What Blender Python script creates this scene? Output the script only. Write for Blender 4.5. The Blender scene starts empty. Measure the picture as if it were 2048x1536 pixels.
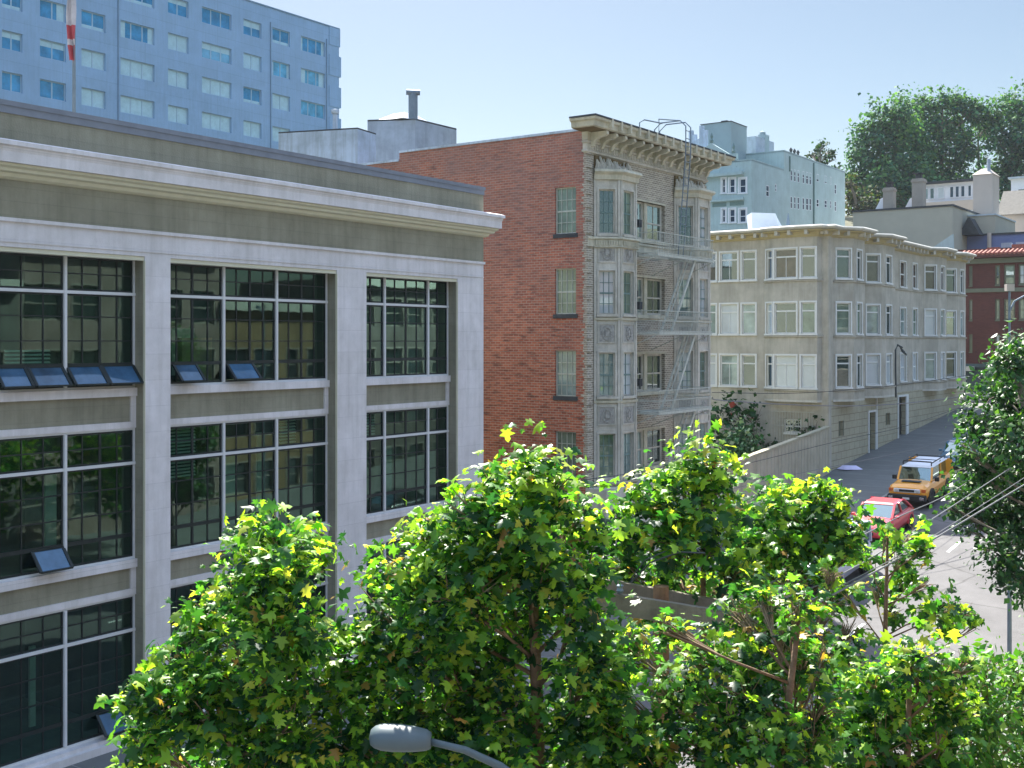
import bpy, math, random
import numpy as np
from mathutils import Vector, Matrix
R = math.radians
random.seed(7); rng = np.random.default_rng(7)
scene = bpy.context.scene
COL = scene.collection

# ------------------------------------------------------------------ camera, sky, sun, exposure
FPX, HZ = 2320.0, 683.0            # focal length in photo pixels, horizon row
cam_d = bpy.data.cameras.new("camera"); cam = bpy.data.objects.new("camera", cam_d); COL.objects.link(cam)
cam.location = (0, 0, 0); cam.rotation_euler = (R(90), 0, 0)
cam_d.sensor_width = 36; cam_d.lens = 36 * FPX / 2048
cam_d.shift_y = -(768 - HZ) / 2048
cam_d.clip_start = .1; cam_d.clip_end = 3000
scene.camera = cam

SUN_AZ, SUN_EL = -10.0, 46.0       # azimuth right of +Y, elevation
world = bpy.data.worlds.new("World"); scene.world = world; world.use_nodes = True
wn = world.node_tree.nodes; wl = world.node_tree.links
bg = wn["Background"]
sky = wn.new("ShaderNodeTexSky"); sky.sky_type = 'NISHITA'; sky.sun_disc = False
sky.sun_elevation = R(SUN_EL); sky.sun_rotation = R(SUN_AZ)
sky.air_density = 1.0; sky.dust_density = .6; sky.ozone_density = 1.6
# sky dimmed low down, brightened overhead to add light in the shade
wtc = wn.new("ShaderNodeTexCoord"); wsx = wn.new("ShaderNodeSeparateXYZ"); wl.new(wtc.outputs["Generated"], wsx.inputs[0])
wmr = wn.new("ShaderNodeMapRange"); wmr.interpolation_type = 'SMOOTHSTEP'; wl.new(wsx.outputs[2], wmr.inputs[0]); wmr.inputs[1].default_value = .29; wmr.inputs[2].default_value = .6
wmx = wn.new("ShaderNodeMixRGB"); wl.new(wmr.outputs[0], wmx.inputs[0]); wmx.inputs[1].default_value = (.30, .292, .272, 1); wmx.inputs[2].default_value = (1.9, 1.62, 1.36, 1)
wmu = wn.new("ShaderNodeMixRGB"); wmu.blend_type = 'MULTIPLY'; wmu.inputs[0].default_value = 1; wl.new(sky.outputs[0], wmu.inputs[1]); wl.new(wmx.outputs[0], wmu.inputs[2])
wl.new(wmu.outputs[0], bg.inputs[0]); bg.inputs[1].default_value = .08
sd = bpy.data.lights.new("sun", 'SUN'); sun = bpy.data.objects.new("sun", sd); COL.objects.link(sun)
sd.energy = 3.3; sd.angle = R(.5); sd.color = (1, .95, .86)
sv = Vector((math.sin(R(SUN_AZ)) * math.cos(R(SUN_EL)), math.cos(R(SUN_AZ)) * math.cos(R(SUN_EL)), math.sin(R(SUN_EL))))
sun.rotation_euler = sv.to_track_quat('Z', 'Y').to_euler()
scene.view_settings.view_transform = 'Standard'; scene.view_settings.look = 'None'
scene.view_settings.gamma = 1; scene.view_settings.exposure = 2.4
scene.render.engine = 'CYCLES'

# ------------------------------------------------------------------ frames
TH = math.atan(1636 / FPX)
D = (math.sin(TH), math.cos(TH)); PHI = math.pi / 2 - TH   # street direction; local x=s along street, local y=w away from camera side
def W(s, w, z=0): return Vector((s * D[0] - w * D[1], s * D[1] + w * D[0], z))
def SW(x, y): return (x * D[0] + y * D[1], -x * D[1] + y * D[0])
def pix(u, v, t): return Vector(((u - 1024) / FPX * t, t, (HZ - v) / FPX * t))
def tw(u, w):                       # depth of the point of column u at street offset w
    k = (u - 1024) / FPX; return w / (D[0] - D[1] * k)
def S(u, w):
    k = (u - 1024) / FPX; t = tw(u, w); return t * (D[0] * k + D[1])
def Z(u, v, w): return (HZ - v) / FPX * tw(u, w)
def sm(x): x = max(0, min(1, x)); return x * x * (3 - 2 * x)
def gz(s, w=20):
    z = -9.6
    if s > 37.5: z += min(s - 37.5, 62) * .082
    if s > 112: z += 25 * sm((s - 112) / 75)
    return z
def ground_at(u, v):
    t = 5.0
    while t < 200:
        p = pix(u, v, t); s, w = SW(p.x, p.y)
        if p.z < gz(s): return s, w, gz(s)
        t += .05
    return s, w, gz(s)

# ------------------------------------------------------------------ tags and meshes
def tag(o, label=None, cat=None, group=None, kind=None):
    if label: o["label"] = label
    if cat: o["category"] = cat
    if group: o["group"] = group
    if kind: o["kind"] = kind
    return o
def thing(name, label, cat, loc, rot=PHI, group=None, pitch=0):
    o = bpy.data.objects.new(name, None); COL.objects.link(o)
    o.location = loc; o.rotation_euler = (0, pitch, rot); o.empty_display_size = .3
    return tag(o, label, cat, group)
def sthing(name, label, cat, s, w, z, group=None):   # street-frame thing; mesh coordinates stay absolute (s,w,z)
    o = thing(name, label, cat, W(s, w, z), PHI, group); o["_"] = 0; del o["_"]
    ORG[o.name] = (s, w, z); return o
ORG = {}
def org(o):
    while o is not None:
        if o.name in ORG: return ORG[o.name]
        o = o.parent
    return (0, 0, 0)

class MB:
    def __init__(s): s.v = []; s.f = []
    def quad(s, *p):
        n = len(s.v); s.v += [tuple(q) for q in p]; s.f.append(tuple(range(n, n + len(p))))
    def box(s, a, b):
        x0, y0, z0 = [min(i, j) for i, j in zip(a, b)]; x1, y1, z1 = [max(i, j) for i, j in zip(a, b)]
        s.hexa([(x0, y0, z0), (x1, y0, z0), (x1, y1, z0), (x0, y1, z0), (x0, y0, z1), (x1, y0, z1), (x1, y1, z1), (x0, y1, z1)])
    def hexa(s, p):
        n = len(s.v); s.v += [tuple(q) for q in p]
        for f in ((0, 3, 2, 1), (4, 5, 6, 7), (0, 1, 5, 4), (1, 2, 6, 5), (2, 3, 7, 6), (3, 0, 4, 7)): s.f.append(tuple(n + i for i in f))
    def prism(s, poly, z0, z1):      # plan polygon extruded
        n = len(s.v); k = len(poly)
        s.v += [(x, y, z0) for x, y in poly] + [(x, y, z1) for x, y in poly]
        s.f.append(tuple(range(n + k - 1, n - 1, -1))); s.f.append(tuple(range(n + k, n + 2 * k)))
        for i in range(k): j = (i + 1) % k; s.f.append((n + i, n + j, n + k + j, n + k + i))
    def tube(s, pts, rad, n=6, cap=True):
        pts = [Vector(p) for p in pts]
        if not hasattr(rad, '__len__'): rad = [rad] * len(pts)
        b = len(s.v); prev = None
        for i, p in enumerate(pts):
            t = (pts[min(i + 1, len(pts) - 1)] - pts[max(i - 1, 0)]).normalized()
            a = Vector((0, 0, 1)) if abs(t.z) < .9 else Vector((1, 0, 0))
            x = t.cross(a).normalized(); y = t.cross(x)
            for k in range(n):
                an = 2 * math.pi * k / n; s.v.append(tuple(p + (x * math.cos(an) + y * math.sin(an)) * rad[i]))
        for i in range(len(pts) - 1):
            for k in range(n):
                j = (k + 1) % n; s.f.append((b + i * n + k, b + i * n + j, b + (i + 1) * n + j, b + (i + 1) * n + k))
        if cap:
            s.f.append(tuple(b + k for k in range(n))); e = b + (len(pts) - 1) * n; s.f.append(tuple(e + k for k in range(n - 1, -1, -1)))
    def bar(s, p, q, w, h):          # rectangular bar
        p, q = Vector(p), Vector(q); t = (q - p).normalized(); a = Vector((0, 0, 1)) if abs(t.z) < .95 else Vector((1, 0, 0))
        x = t.cross(a).normalized() * w / 2; y = t.cross(x).normalized() * h / 2
        s.hexa([p - x - y, p + x - y, p + x + y, p - x + y, q - x - y, q + x - y, q + x + y, q - x + y])
    def lathe(s, prof, c, axis='z', n=20):
        b = len(s.v); c = Vector(c)
        for r, h in prof:
            for k in range(n):
                a = 2 * math.pi * k / n; x, y = r * math.cos(a), r * math.sin(a)
                s.v.append(tuple(c + (Vector((x, y, h)) if axis == 'z' else Vector((x, h, y)) if axis == 'y' else Vector((h, x, y)))))
        for i in range(len(prof) - 1):
            for k in range(n): j = (k + 1) % n; s.f.append((b + i * n + k, b + i * n + j, b + (i + 1) * n + j, b + (i + 1) * n + k))
    def build(s, name, mat, parent=None, smooth=False, bevel=0, loc=None):
        me = bpy.data.meshes.new(name); ox, oy, oz = org(parent) if parent else (loc or (0, 0, 0))
        me.from_pydata([(x - ox, y - oy, z - oz) for x, y, z in s.v], [], s.f); me.materials.append(mat); me.update()
        import bmesh
        bm = bmesh.new(); bm.from_mesh(me); bmesh.ops.recalc_face_normals(bm, faces=bm.faces)
        bm.to_mesh(me); bm.free()
        if smooth: me.polygons.foreach_set("use_smooth", [True] * len(me.polygons))
        o = bpy.data.objects.new(name, me); COL.objects.link(o)
        if parent: o.parent = parent
        elif loc is not None: o.location = loc
        if bevel:
            m = o.modifiers.new("bevel", 'BEVEL'); m.width = bevel; m.segments = 2; m.limit_method = 'ANGLE'
        return o

class Facet:                        # a vertical wall from plan point P0 to P1, outward normal to the right of travel
    def __init__(s, P0, P1):
        s.P0, s.P1 = P0, P1; dx, dy = P1[0] - P0[0], P1[1] - P0[1]; s.L = math.hypot(dx, dy)
        s.e = (dx / s.L, dy / s.L); s.o = (s.e[1], -s.e[0])
    def pt(s, a, z, d=0): return (s.P0[0] + s.e[0] * a + s.o[0] * d, s.P0[1] + s.e[1] * a + s.o[1] * d, z)
    def box(s, mb, a0, a1, z0, z1, d0, d1):
        mb.hexa([s.pt(a0, z0, d0), s.pt(a1, z0, d0), s.pt(a1, z0, d1), s.pt(a0, z0, d1), s.pt(a0, z1, d0), s.pt(a1, z1, d0), s.pt(a1, z1, d1), s.pt(a0, z1, d1)])
def wall(mb, F, z0, z1, holes=(), depth=.15, d=0):
    xs = sorted({0, F.L, *[h[0] for h in holes], *[h[1] for h in holes]}); zs = sorted({z0, z1, *[h[2] for h in holes], *[h[3] for h in holes]})
    for i in range(len(xs) - 1):
        for j in range(len(zs) - 1):
            cx, cz = (xs[i] + xs[i + 1]) / 2, (zs[j] + zs[j + 1]) / 2
            if any(h[0] < cx < h[1] and h[2] < cz < h[3] for h in holes) or cz < z0 or cz > z1: continue
            mb.quad(F.pt(xs[i], zs[j], d), F.pt(xs[i + 1], zs[j], d), F.pt(xs[i + 1], zs[j + 1], d), F.pt(xs[i], zs[j + 1], d))
    for a0, a1, b0, b1 in holes:
        for p, q in (((a0, b0), (a1, b0)), ((a1, b0), (a1, b1)), ((a1, b1), (a0, b1)), ((a0, b1), (a0, b0))):
            mb.quad(F.pt(p[0], p[1], d), F.pt(q[0], q[1], d), F.pt(q[0], q[1], d - depth), F.pt(p[0], p[1], d - depth))
def sweep(mb, path, prof, close_ends=True):   # path: plan points; prof: (outward, z) open profile
    n = len(path); offs = []
    for i in range(n):
        def nrm(a, b):
            dx, dy = b[0] - a[0], b[1] - a[1]; l = math.hypot(dx, dy); return (dy / l, -dx / l)
        n1 = nrm(path[max(i - 1, 0)], path[max(i - 1, 0) + 1]); n2 = nrm(path[min(i, n - 2)], path[min(i, n - 2) + 1])
        bx, by = n1[0] + n2[0], n1[1] + n2[1]; m = bx * n1[0] + by * n1[1]; m = max(m, .5); offs.append((bx / m, by / m))
    b = len(mb.v); k = len(prof)
    for i in range(n):
        for o, z in prof: mb.v.append((path[i][0] + offs[i][0] * o, path[i][1] + offs[i][1] * o, z))
    for i in range(n - 1):
        for j in range(k - 1): mb.f.append((b + i * k + j, b + (i + 1) * k + j, b + (i + 1) * k + j + 1, b + i * k + j + 1))
    if close_ends: mb.f.append(tuple(b + j for j in range(k))); mb.f.append(tuple(b + (n - 1) * k + j for j in range(k - 1, -1, -1)))

# ------------------------------------------------------------------ materials
def new_mat(name):
    m = bpy.data.materials.new(name); m.use_nodes = True; nt = m.node_tree
    return m, nt, nt.nodes["Principled BSDF"]
def noise_col(nt, base, var, scale, coord=None, detail=6, stretch=(1, 1, 1)):
    N, L = nt.nodes, nt.links
    tc = N.new("ShaderNodeTexCoord"); mp = N.new("ShaderNodeMapping"); mp.inputs[3].default_value = stretch
    L.new(tc.outputs["Object"], mp.inputs[0]); nz = N.new("ShaderNodeTexNoise"); nz.inputs["Scale"].default_value = scale; nz.inputs["Detail"].default_value = detail
    nz.inputs["Roughness"].default_value = .65
    L.new(mp.outputs[0], nz.inputs["Vector"]); cr = N.new("ShaderNodeValToRGB")
    cr.color_ramp.elements[0].position = .3; cr.color_ramp.elements[1].position = .72
    cr.color_ramp.elements[0].color = (*[max(0, c * (1 - var)) for c in base], 1); cr.color_ramp.elements[1].color = (*[min(1, c * (1 + var)) for c in base], 1)
    L.new(nz.outputs[0], cr.inputs[0]); return cr.outputs[0], nz.outputs[0], mp.outputs[0]
def mul(nt, a, b, fac=1):
    m = nt.nodes.new("ShaderNodeMixRGB"); m.blend_type = 'MULTIPLY'; m.inputs[0].default_value = fac
    nt.links.new(a, m.inputs[1]); nt.links.new(b, m.inputs[2]); return m.outputs[0]
def plain(name, col, rough=.7, var=.12, scale=3, metal=0, bump=.0, streak=0, spec=.3, joint=None, crack=0):
    m, nt, p = new_mat(name); c, h, vec = noise_col(nt, col, var, scale)
    if streak:
        c2, _, _ = noise_col(nt, (1, 1, 1), 0, 1, stretch=(5, 5, .35)); cr = c2.node.color_ramp
        cr.elements[0].position = .38; cr.elements[0].color = (1 - streak,) * 2 + (1 - streak * 1.1, 1); cr.elements[1].position = .55; c = mul(nt, c, c2)
        c4, _, _ = noise_col(nt, (1, 1, 1), 0, .7, stretch=(1, 1, 1)); cr = c4.node.color_ramp      # grimy patches
        cr.elements[0].position = .4; cr.elements[0].color = (1 - streak * 1.2, 1 - streak * 1.2, 1 - streak * 1.3, 1); cr.elements[1].position = .6; c = mul(nt, c, c4)
    if joint:
        N, L = nt.nodes, nt.links; sx = N.new("ShaderNodeSeparateXYZ"); tc = N.new("ShaderNodeTexCoord"); L.new(tc.outputs["Object"], sx.inputs[0])
        ad = N.new("ShaderNodeMath"); L.new(sx.outputs[0], ad.inputs[0]); L.new(sx.outputs[1], ad.inputs[1]); cb = N.new("ShaderNodeCombineXYZ"); L.new(ad.outputs[0], cb.inputs[0]); L.new(sx.outputs[2], cb.inputs[1])
        br = N.new("ShaderNodeTexBrick"); L.new(cb.outputs[0], br.inputs["Vector"]); br.inputs["Scale"].default_value = 1; br.offset = 0 if joint[0] > 5 else .5
        br.inputs["Brick Width"].default_value = joint[0]; br.inputs["Row Height"].default_value = joint[1]; br.inputs["Mortar Size"].default_value = joint[2]
        br.inputs["Color1"].default_value = (1, 1, 1, 1); br.inputs["Color2"].default_value = (.95, .95, .94, 1); br.inputs["Mortar"].default_value = (joint[3],) * 3 + (1,); c = mul(nt, c, br.outputs[0])
    if crack:
        N, L = nt.nodes, nt.links; vo = N.new("ShaderNodeTexVoronoi"); vo.feature = 'DISTANCE_TO_EDGE'; vo.inputs["Scale"].default_value = crack
        nz = N.new("ShaderNodeTexNoise"); nz.inputs["Scale"].default_value = 1.5; nz.inputs["Detail"].default_value = 5; L.new(vec, nz.inputs["Vector"])
        mx = N.new("ShaderNodeMixRGB"); mx.inputs[0].default_value = .25; L.new(vec, mx.inputs[1]); L.new(nz.outputs["Color"], mx.inputs[2]); L.new(mx.outputs[0], vo.inputs["Vector"])
        cr = N.new("ShaderNodeValToRGB"); cr.color_ramp.elements[0].position = 0; cr.color_ramp.elements[0].color = (.55, .55, .55, 1); cr.color_ramp.elements[1].position = .012; cr.color_ramp.elements[1].color = (1, 1, 1, 1)
        L.new(vo.outputs["Distance"], cr.inputs[0]); c = mul(nt, c, cr.outputs[0])
    nt.links.new(c, p.inputs["Base Color"]); p.inputs["Roughness"].default_value = rough; p.inputs["Metallic"].default_value = metal
    p.inputs["Specular IOR Level"].default_value = spec
    if bump:
        b = nt.nodes.new("ShaderNodeBump"); b.inputs["Strength"].default_value = bump; b.inputs["Distance"].default_value = .02
        n2 = nt.nodes.new("ShaderNodeTexNoise"); n2.inputs["Scale"].default_value = 25; nt.links.new(vec, n2.inputs["Vector"])
        nt.links.new(n2.outputs[0], b.inputs["Height"]); nt.links.new(b.outputs[0], p.inputs["Normal"])
    return m
def brick(name, c1, c2, mortar, bw=.21, bh=.072, ms=.011, var=.35, blotch=.3, grey=None):
    m, nt, p = new_mat(name); N, L = nt.nodes, nt.links
    tc = N.new("ShaderNodeTexCoord"); sx = N.new("ShaderNodeSeparateXYZ"); L.new(tc.outputs["Object"], sx.inputs[0])
    ad = N.new("ShaderNodeMath"); L.new(sx.outputs[0], ad.inputs[0]); L.new(sx.outputs[1], ad.inputs[1])
    cb = N.new("ShaderNodeCombineXYZ"); L.new(ad.outputs[0], cb.inputs[0]); L.new(sx.outputs[2], cb.inputs[1])
    br = N.new("ShaderNodeTexBrick"); L.new(cb.outputs[0], br.inputs["Vector"]); br.inputs["Scale"].default_value = 1
    br.inputs["Brick Width"].default_value = bw; br.inputs["Row Height"].default_value = bh; br.inputs["Mortar Size"].default_value = ms
    br.inputs["Color1"].default_value = (*c1, 1); br.inputs["Color2"].default_value = (*c2, 1); br.inputs["Mortar"].default_value = (*mortar, 1)
    # patches of dark bricks and weathering with a shape of their own
    mp = N.new("ShaderNodeMapping"); mp.inputs[3].default_value = (1.8, 12, 1); L.new(cb.outputs[0], mp.inputs[0])
    nz = N.new("ShaderNodeTexNoise"); nz.inputs["Scale"].default_value = 1; nz.inputs["Detail"].default_value = 3; L.new(mp.outputs[0], nz.inputs["Vector"])
    cr = N.new("ShaderNodeValToRGB"); cr.color_ramp.elements[0].position = .3; cr.color_ramp.elements[1].position = .5
    cr.color_ramp.elements[0].color = (1 - var, 1 - var, 1 - var, 1); cr.color_ramp.elements[1].color = (1, 1, 1, 1); L.new(nz.outputs[0], cr.inputs[0])
    c = mul(nt, br.outputs[0], cr.outputs[0])
    c3, _, _ = noise_col(nt, (.92, .92, .92), blotch, .45); c = mul(nt, c, c3)
    if grey:                         # greyer tone blended in with height: (z0,z1,colour)
        mr = N.new("ShaderNodeMapRange"); L.new(sx.outputs[2], mr.inputs[0]); mr.inputs[1].default_value = grey[0]; mr.inputs[2].default_value = grey[1]
        n4 = N.new("ShaderNodeTexNoise"); n4.inputs["Scale"].default_value = .8; L.new(tc.outputs["Object"], n4.inputs["Vector"])
        mm = N.new("ShaderNodeMath"); mm.operation = 'MULTIPLY'; L.new(mr.outputs[0], mm.inputs[0]); L.new(n4.outputs[0], mm.inputs[1])
        mx = N.new("ShaderNodeMixRGB"); L.new(mm.outputs[0], mx.inputs[0]); L.new(c, mx.inputs[1]); mx.inputs[2].default_value = (*grey[2], 1); c = mx.outputs[0]
    L.new(c, p.inputs["Base Color"]); p.inputs["Roughness"].default_value = .85
    b = N.new("ShaderNodeBump"); b.inputs["Strength"].default_value = .5; b.inputs["Distance"].default_value = .01; b.invert = True
    L.new(br.outputs["Fac"], b.inputs["Height"]); L.new(b.outputs[0], p.inputs["Normal"]); return m
def blocks(name, c, mortar, bw=.9, bh=.42, ms=.018):
    return brick(name, c, tuple(x * .93 for x in c), mortar, bw, bh, ms, var=.08, blotch=.15)
def glass(name, inner, refl=.16, rough=.02, tint=(.8, .95, .95), var=.5, scale=1.2, transp=0):
    m, nt, p = new_mat(name); N, L = nt.nodes, nt.links; out = N["Material Output"]
    fr_ = .12 if transp else .04 if name == 'tilted_glass' else .28; g = N.new("ShaderNodeBsdfGlossy"); g.inputs["Roughness"].default_value = rough; g.inputs["Color"].default_value = (*tint, 1)
    mx = N.new("ShaderNodeMixShader"); lw = N.new("ShaderNodeLayerWeight"); lw.inputs[0].default_value = .35
    mr = N.new("ShaderNodeMapRange"); mr.inputs[3].default_value = refl; mr.inputs[4].default_value = min(1, refl + fr_); L.new(lw.outputs["Fresnel"], mr.inputs[0]); L.new(mr.outputs[0], mx.inputs[0])
    if transp:
        t = N.new("ShaderNodeBsdfTransparent"); t.inputs[0].default_value = (*[transp * x for x in tint], 1); L.new(t.outputs[0], mx.inputs[1])
    else:
        c, _, _ = noise_col(nt, inner, var, scale); L.new(c, p.inputs["Base Color"]); p.inputs["Roughness"].default_value = .4; p.inputs["Specular IOR Level"].default_value = 0
        L.new(p.outputs[0], mx.inputs[1])
    nz = N.new("ShaderNodeTexNoise"); nz.inputs["Scale"].default_value = 1.3; tc = N.new("ShaderNodeTexCoord"); L.new(tc.outputs["Object"], nz.inputs["Vector"])
    b = N.new("ShaderNodeBump"); b.inputs["Strength"].default_value = .05; b.inputs["Distance"].default_value = .02; L.new(nz.outputs[0], b.inputs["Height"]); L.new(b.outputs[0], g.inputs["Normal"])
    L.new(g.outputs[0], mx.inputs[2]); L.new(mx.outputs[0], out.inputs[0]); return m
def leafmat(name, gloss=.35, trans=.45, rough=.35):
    m, nt, p = new_mat(name); N, L = nt.nodes, nt.links; out = N["Material Output"]
    at = N.new("ShaderNodeAttribute"); at.attribute_name = "leafcol"
    L.new(at.outputs[0], p.inputs["Base Color"]); p.inputs["Roughness"].default_value = rough; p.inputs["Specular IOR Level"].default_value = gloss
    t = N.new("ShaderNodeBsdfTranslucent"); c = N.new("ShaderNodeMixRGB"); c.blend_type = 'MULTIPLY'; c.inputs[0].default_value = 1
    L.new(at.outputs[0], c.inputs[1]); c.inputs[2].default_value = (1.5, 1.6, .55, 1); L.new(c.outputs[0], t.inputs[0])
    mx = N.new("ShaderNodeMixShader"); mx.inputs[0].default_value = trans; L.new(p.outputs[0], mx.inputs[1]); L.new(t.outputs[0], mx.inputs[2]); L.new(mx.outputs[0], out.inputs[0]); return m

M = dict(
    white_trim=plain("white_trim", (.74, .71, .73), .6, .07, 2.5, bump=.15, streak=.10, joint=(40, .62, .009, .86)),
    cream_trim=plain("cream_trim", (.62, .6, .46), .6, .06, 3),
    tan=plain("tan_stucco", (.31, .295, .225), .85, .1, 1.2, bump=.4, streak=.14, joint=(60, .3, .01, .88)),
    coping=plain("grey_coping", (.2, .22, .26), .7, .15, 2),
    mullion=plain("pale_mullion", (.62, .63, .64), .5, .05, 3),
    dark_frame=plain("dark_window_frame", (.018, .026, .026), .5, .2, 5),
    glass_a=glass("office_glass", (0, 0, 0), .095, transp=.68, tint=(.58, .95, .86)),
    glass_sky=glass("tilted_glass", (.04, .10, .18), .03, tint=(.75, .9, 1)),  # blue base colour stands in for the reflected sky
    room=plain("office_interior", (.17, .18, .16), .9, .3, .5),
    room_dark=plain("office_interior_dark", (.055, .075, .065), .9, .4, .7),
    blind=plain("pale_blind", (.45, .45, .38), .8, .15, 4),
    wood=plain("wooden_furniture", (.3, .16, .08), .6, .2, 4),
    red_brick=brick("red_brick", (.64, .18, .09), (.40, .095, .05), (.50, .35, .26), bw=.25, bh=.1, ms=.014, var=.62, grey=(5, 18, (.24, .16, .15))),
    grey_brick=brick("grey_brick", (.30, .26, .215), (.44, .395, .31), (.66, .62, .52), bw=.24, bh=.085, ms=.016, var=.35),
    buff_brick=brick("buff_brick", (.2, .165, .1), (.27, .22, .13), (.45, .4, .28), bw=.26, bh=.1, ms=.015, var=.3),
    stone=plain("pale_terracotta", (.60, .58, .515), .7, .14, 4, bump=.5, streak=.15),
    stone_dark=plain("carved_relief", (.36, .355, .33), .8, .35, 9, bump=.6),
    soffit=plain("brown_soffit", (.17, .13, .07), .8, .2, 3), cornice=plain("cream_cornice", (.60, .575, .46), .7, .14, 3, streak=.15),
    roofing=plain("dark_roofing", (.06, .065, .07), .9, .3, 2),
    iron=plain("pale_painted_iron", (.46, .48, .43), .6, .2, 6),
    iron_dark=plain("dark_iron", (.08, .09, .09), .6, .2, 6),
    g_blue=glass("window_glass_curtained", (.22, .29, .28), .12), g_dark=glass("window_glass_dark", (.025, .035, .035), .16),
    g_pale=glass("window_glass_blind", (.48, .52, .54), .08, var=.1), g_green=glass("window_glass_green", (.16, .21, .16), .1),
    black_pane=glass("far_dark_pane", (.03, .045, .07), .06),
    g_wood=glass("window_glass_brown", (.085, .06, .045), .08),
    c_wall=plain("greige_stucco", (.46, .44, .375), .85, .1, .7, bump=.3, streak=.12),
    c_base=blocks("cream_block_base", (.46, .43, .31), (.25, .22, .15)),
    c_trim=plain("white_window_trim", (.66, .68, .66), .6, .06, 3),
    c_corn=plain("pale_cornice", (.56, .55, .49), .7, .1, 2, streak=.12), c_ochre=plain("ochre_moulding", (.42, .36, .2), .7, .1, 3),
    aqua=plain("aqua_stucco", (.40, .52, .53), .85, .08, .3, streak=.08), aqua_grey=plain("aqua_grey_stucco", (.27, .35, .37), .85, .1, .3), aqua_dark=plain("aqua_louvre", (.16, .24, .23), .8, .1, 2),
    white=plain("white_paint", (.72, .74, .78), .6, .05, 2), pale_roof=plain("pale_metal", (.45, .52, .56), .5, .1, 2),
    hotel=plain("blue_grey_concrete", (.29, .455, .67), .85, .06, .15, streak=.07, joint=(7.1, 2.83, .03, .86)), hotel_joint=plain("hotel_joint", (.17, .27, .39), .9, .1, 2),  # hotel blue also puts the veil of haze into the wall colour
    hotel_fr=plain("hotel_window_frame", (.35, .5, .62), .6, .05, 2), h_glass=glass("hotel_glass", (.04, .24, .46), .12, tint=(.6, .85, 1)),
    h_curt=glass("hotel_glass_curtains", (.42, .62, .70), .1, tint=(.7, .9, 1), var=.12, scale=2.5), h_mid=glass("hotel_glass_half", (.1, .36, .56), .1, tint=(.6, .85, 1)),
    pent=plain("pale_penthouse_panel", (.50, .60, .74), .7, .12, .8, streak=.2), pent2=plain("grey_penthouse_stucco", (.36, .42, .50), .8, .15, 1.5, streak=.1),
    metal=plain("galvanised_metal", (.2, .25, .3), .5, .2, 2, metal=.3),
    g_wall=plain("grey_tan_stucco", (.40, .39, .32), .85, .08, .4), chim=plain("chimney_stucco", (.33, .3, .26), .85, .1, 1), chim_pale=plain("pink_cream_stucco", (.50, .44, .38), .85, .06, .6),
    blue_wall=plain("blue_violet_wall", (.17, .21, .38), .8, .1, .4), tile=plain("red_clay_tile", (.30, .115, .085), .8, .5, 9), tile_dark=plain("dark_roof_tile", (.16, .15, .13), .8, .2, 3),
    h_brick=brick("dark_red_brick", (.15, .045, .035), (.11, .035, .03), (.14, .065, .05), var=.3), h_band=plain("olive_band", (.16, .17, .12), .8, .1, 2), h_base=plain("dark_green_base", (.09, .12, .12), .8, .1, 1),
    fence=plain("cream_board_wall", (.48, .44, .34), .85, .1, 1, streak=.12),
    asphalt=plain("asphalt", (.108, .106, .108), .85, .24, .5, bump=.6, crack=.22), concrete=plain("concrete_pavement", (.15, .155, .15), .85, .14, .8, bump=.3),
    concrete_l=plain("light_concrete", (.5, .46, .45), .85, .1, 1), earth=plain("earth", (.09, .09, .05), .95, .4, .3), kerb=plain("kerb_stone", (.3, .3, .29), .8, .12, 2),
    paint=plain("road_paint", (.72, .72, .7), .7, .1, 4),
    twig=plain("tan_twig", (.26, .19, .12), .9, .3, 8), bark=plain("brown_bark", (.17, .11, .07), .9, .35, 8, bump=.8), bark_grey=plain("grey_bark", (.2, .17, .14), .9, .3, 5, bump=.5),
    pole_wood=plain("utility_pole_wood", (.27, .155, .09), .85, .3, 6, bump=.6, streak=.3), beam=plain("weathered_beam", (.24, .215, .18), .85, .25, 5, bump=.5, streak=.2), wire=plain("cable", (.16, .17, .18), .6, .1, 5), wire_dark=plain("dark_cable", (.05, .06, .06), .6, .1, 5),
    leaf=leafmat("sycamore_leaf", .38, .52, .45), leaf_small=leafmat("small_leaf", .35, .3, .45), leaf_far=leafmat("far_leaf", .1, .25, .7),
    flag=plain("faded_flag_white", (.5, .48, .52), .9, .15, 3), flag_red=plain("faded_flag_red", (.42, .08, .1), .9, .2, 3),
    lamp_grey=plain("lamp_grey", (.10, .135, .15), .45, .1, 3), rubber=plain("rubber", (.02, .02, .022), .7, .2, 5), chrome=plain("chrome", (.6, .6, .62), .25, .05, 3, metal=.8),
    car_glass=glass("car_glass", (.02, .04, .035), .35, tint=(.85, 1, .95)), black_trim=plain("black_trim", (.025, .027, .028), .55, .1, 4), head=plain("headlight_lens", (.6, .6, .58), .15, .1, 9, spec=.6), amber=plain("amber_lens", (.6, .12, .02), .2, .1, 9),
    sheet=plain("lavender_sheet", (.66, .62, .85), .8, .1, 3),
)
def paint(name, c):
    m = plain(name, c, .3, .03, 1.5, spec=.6); m.node_tree.nodes["Principled BSDF"].inputs["Coat Weight"].default_value = .6; return m

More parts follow.
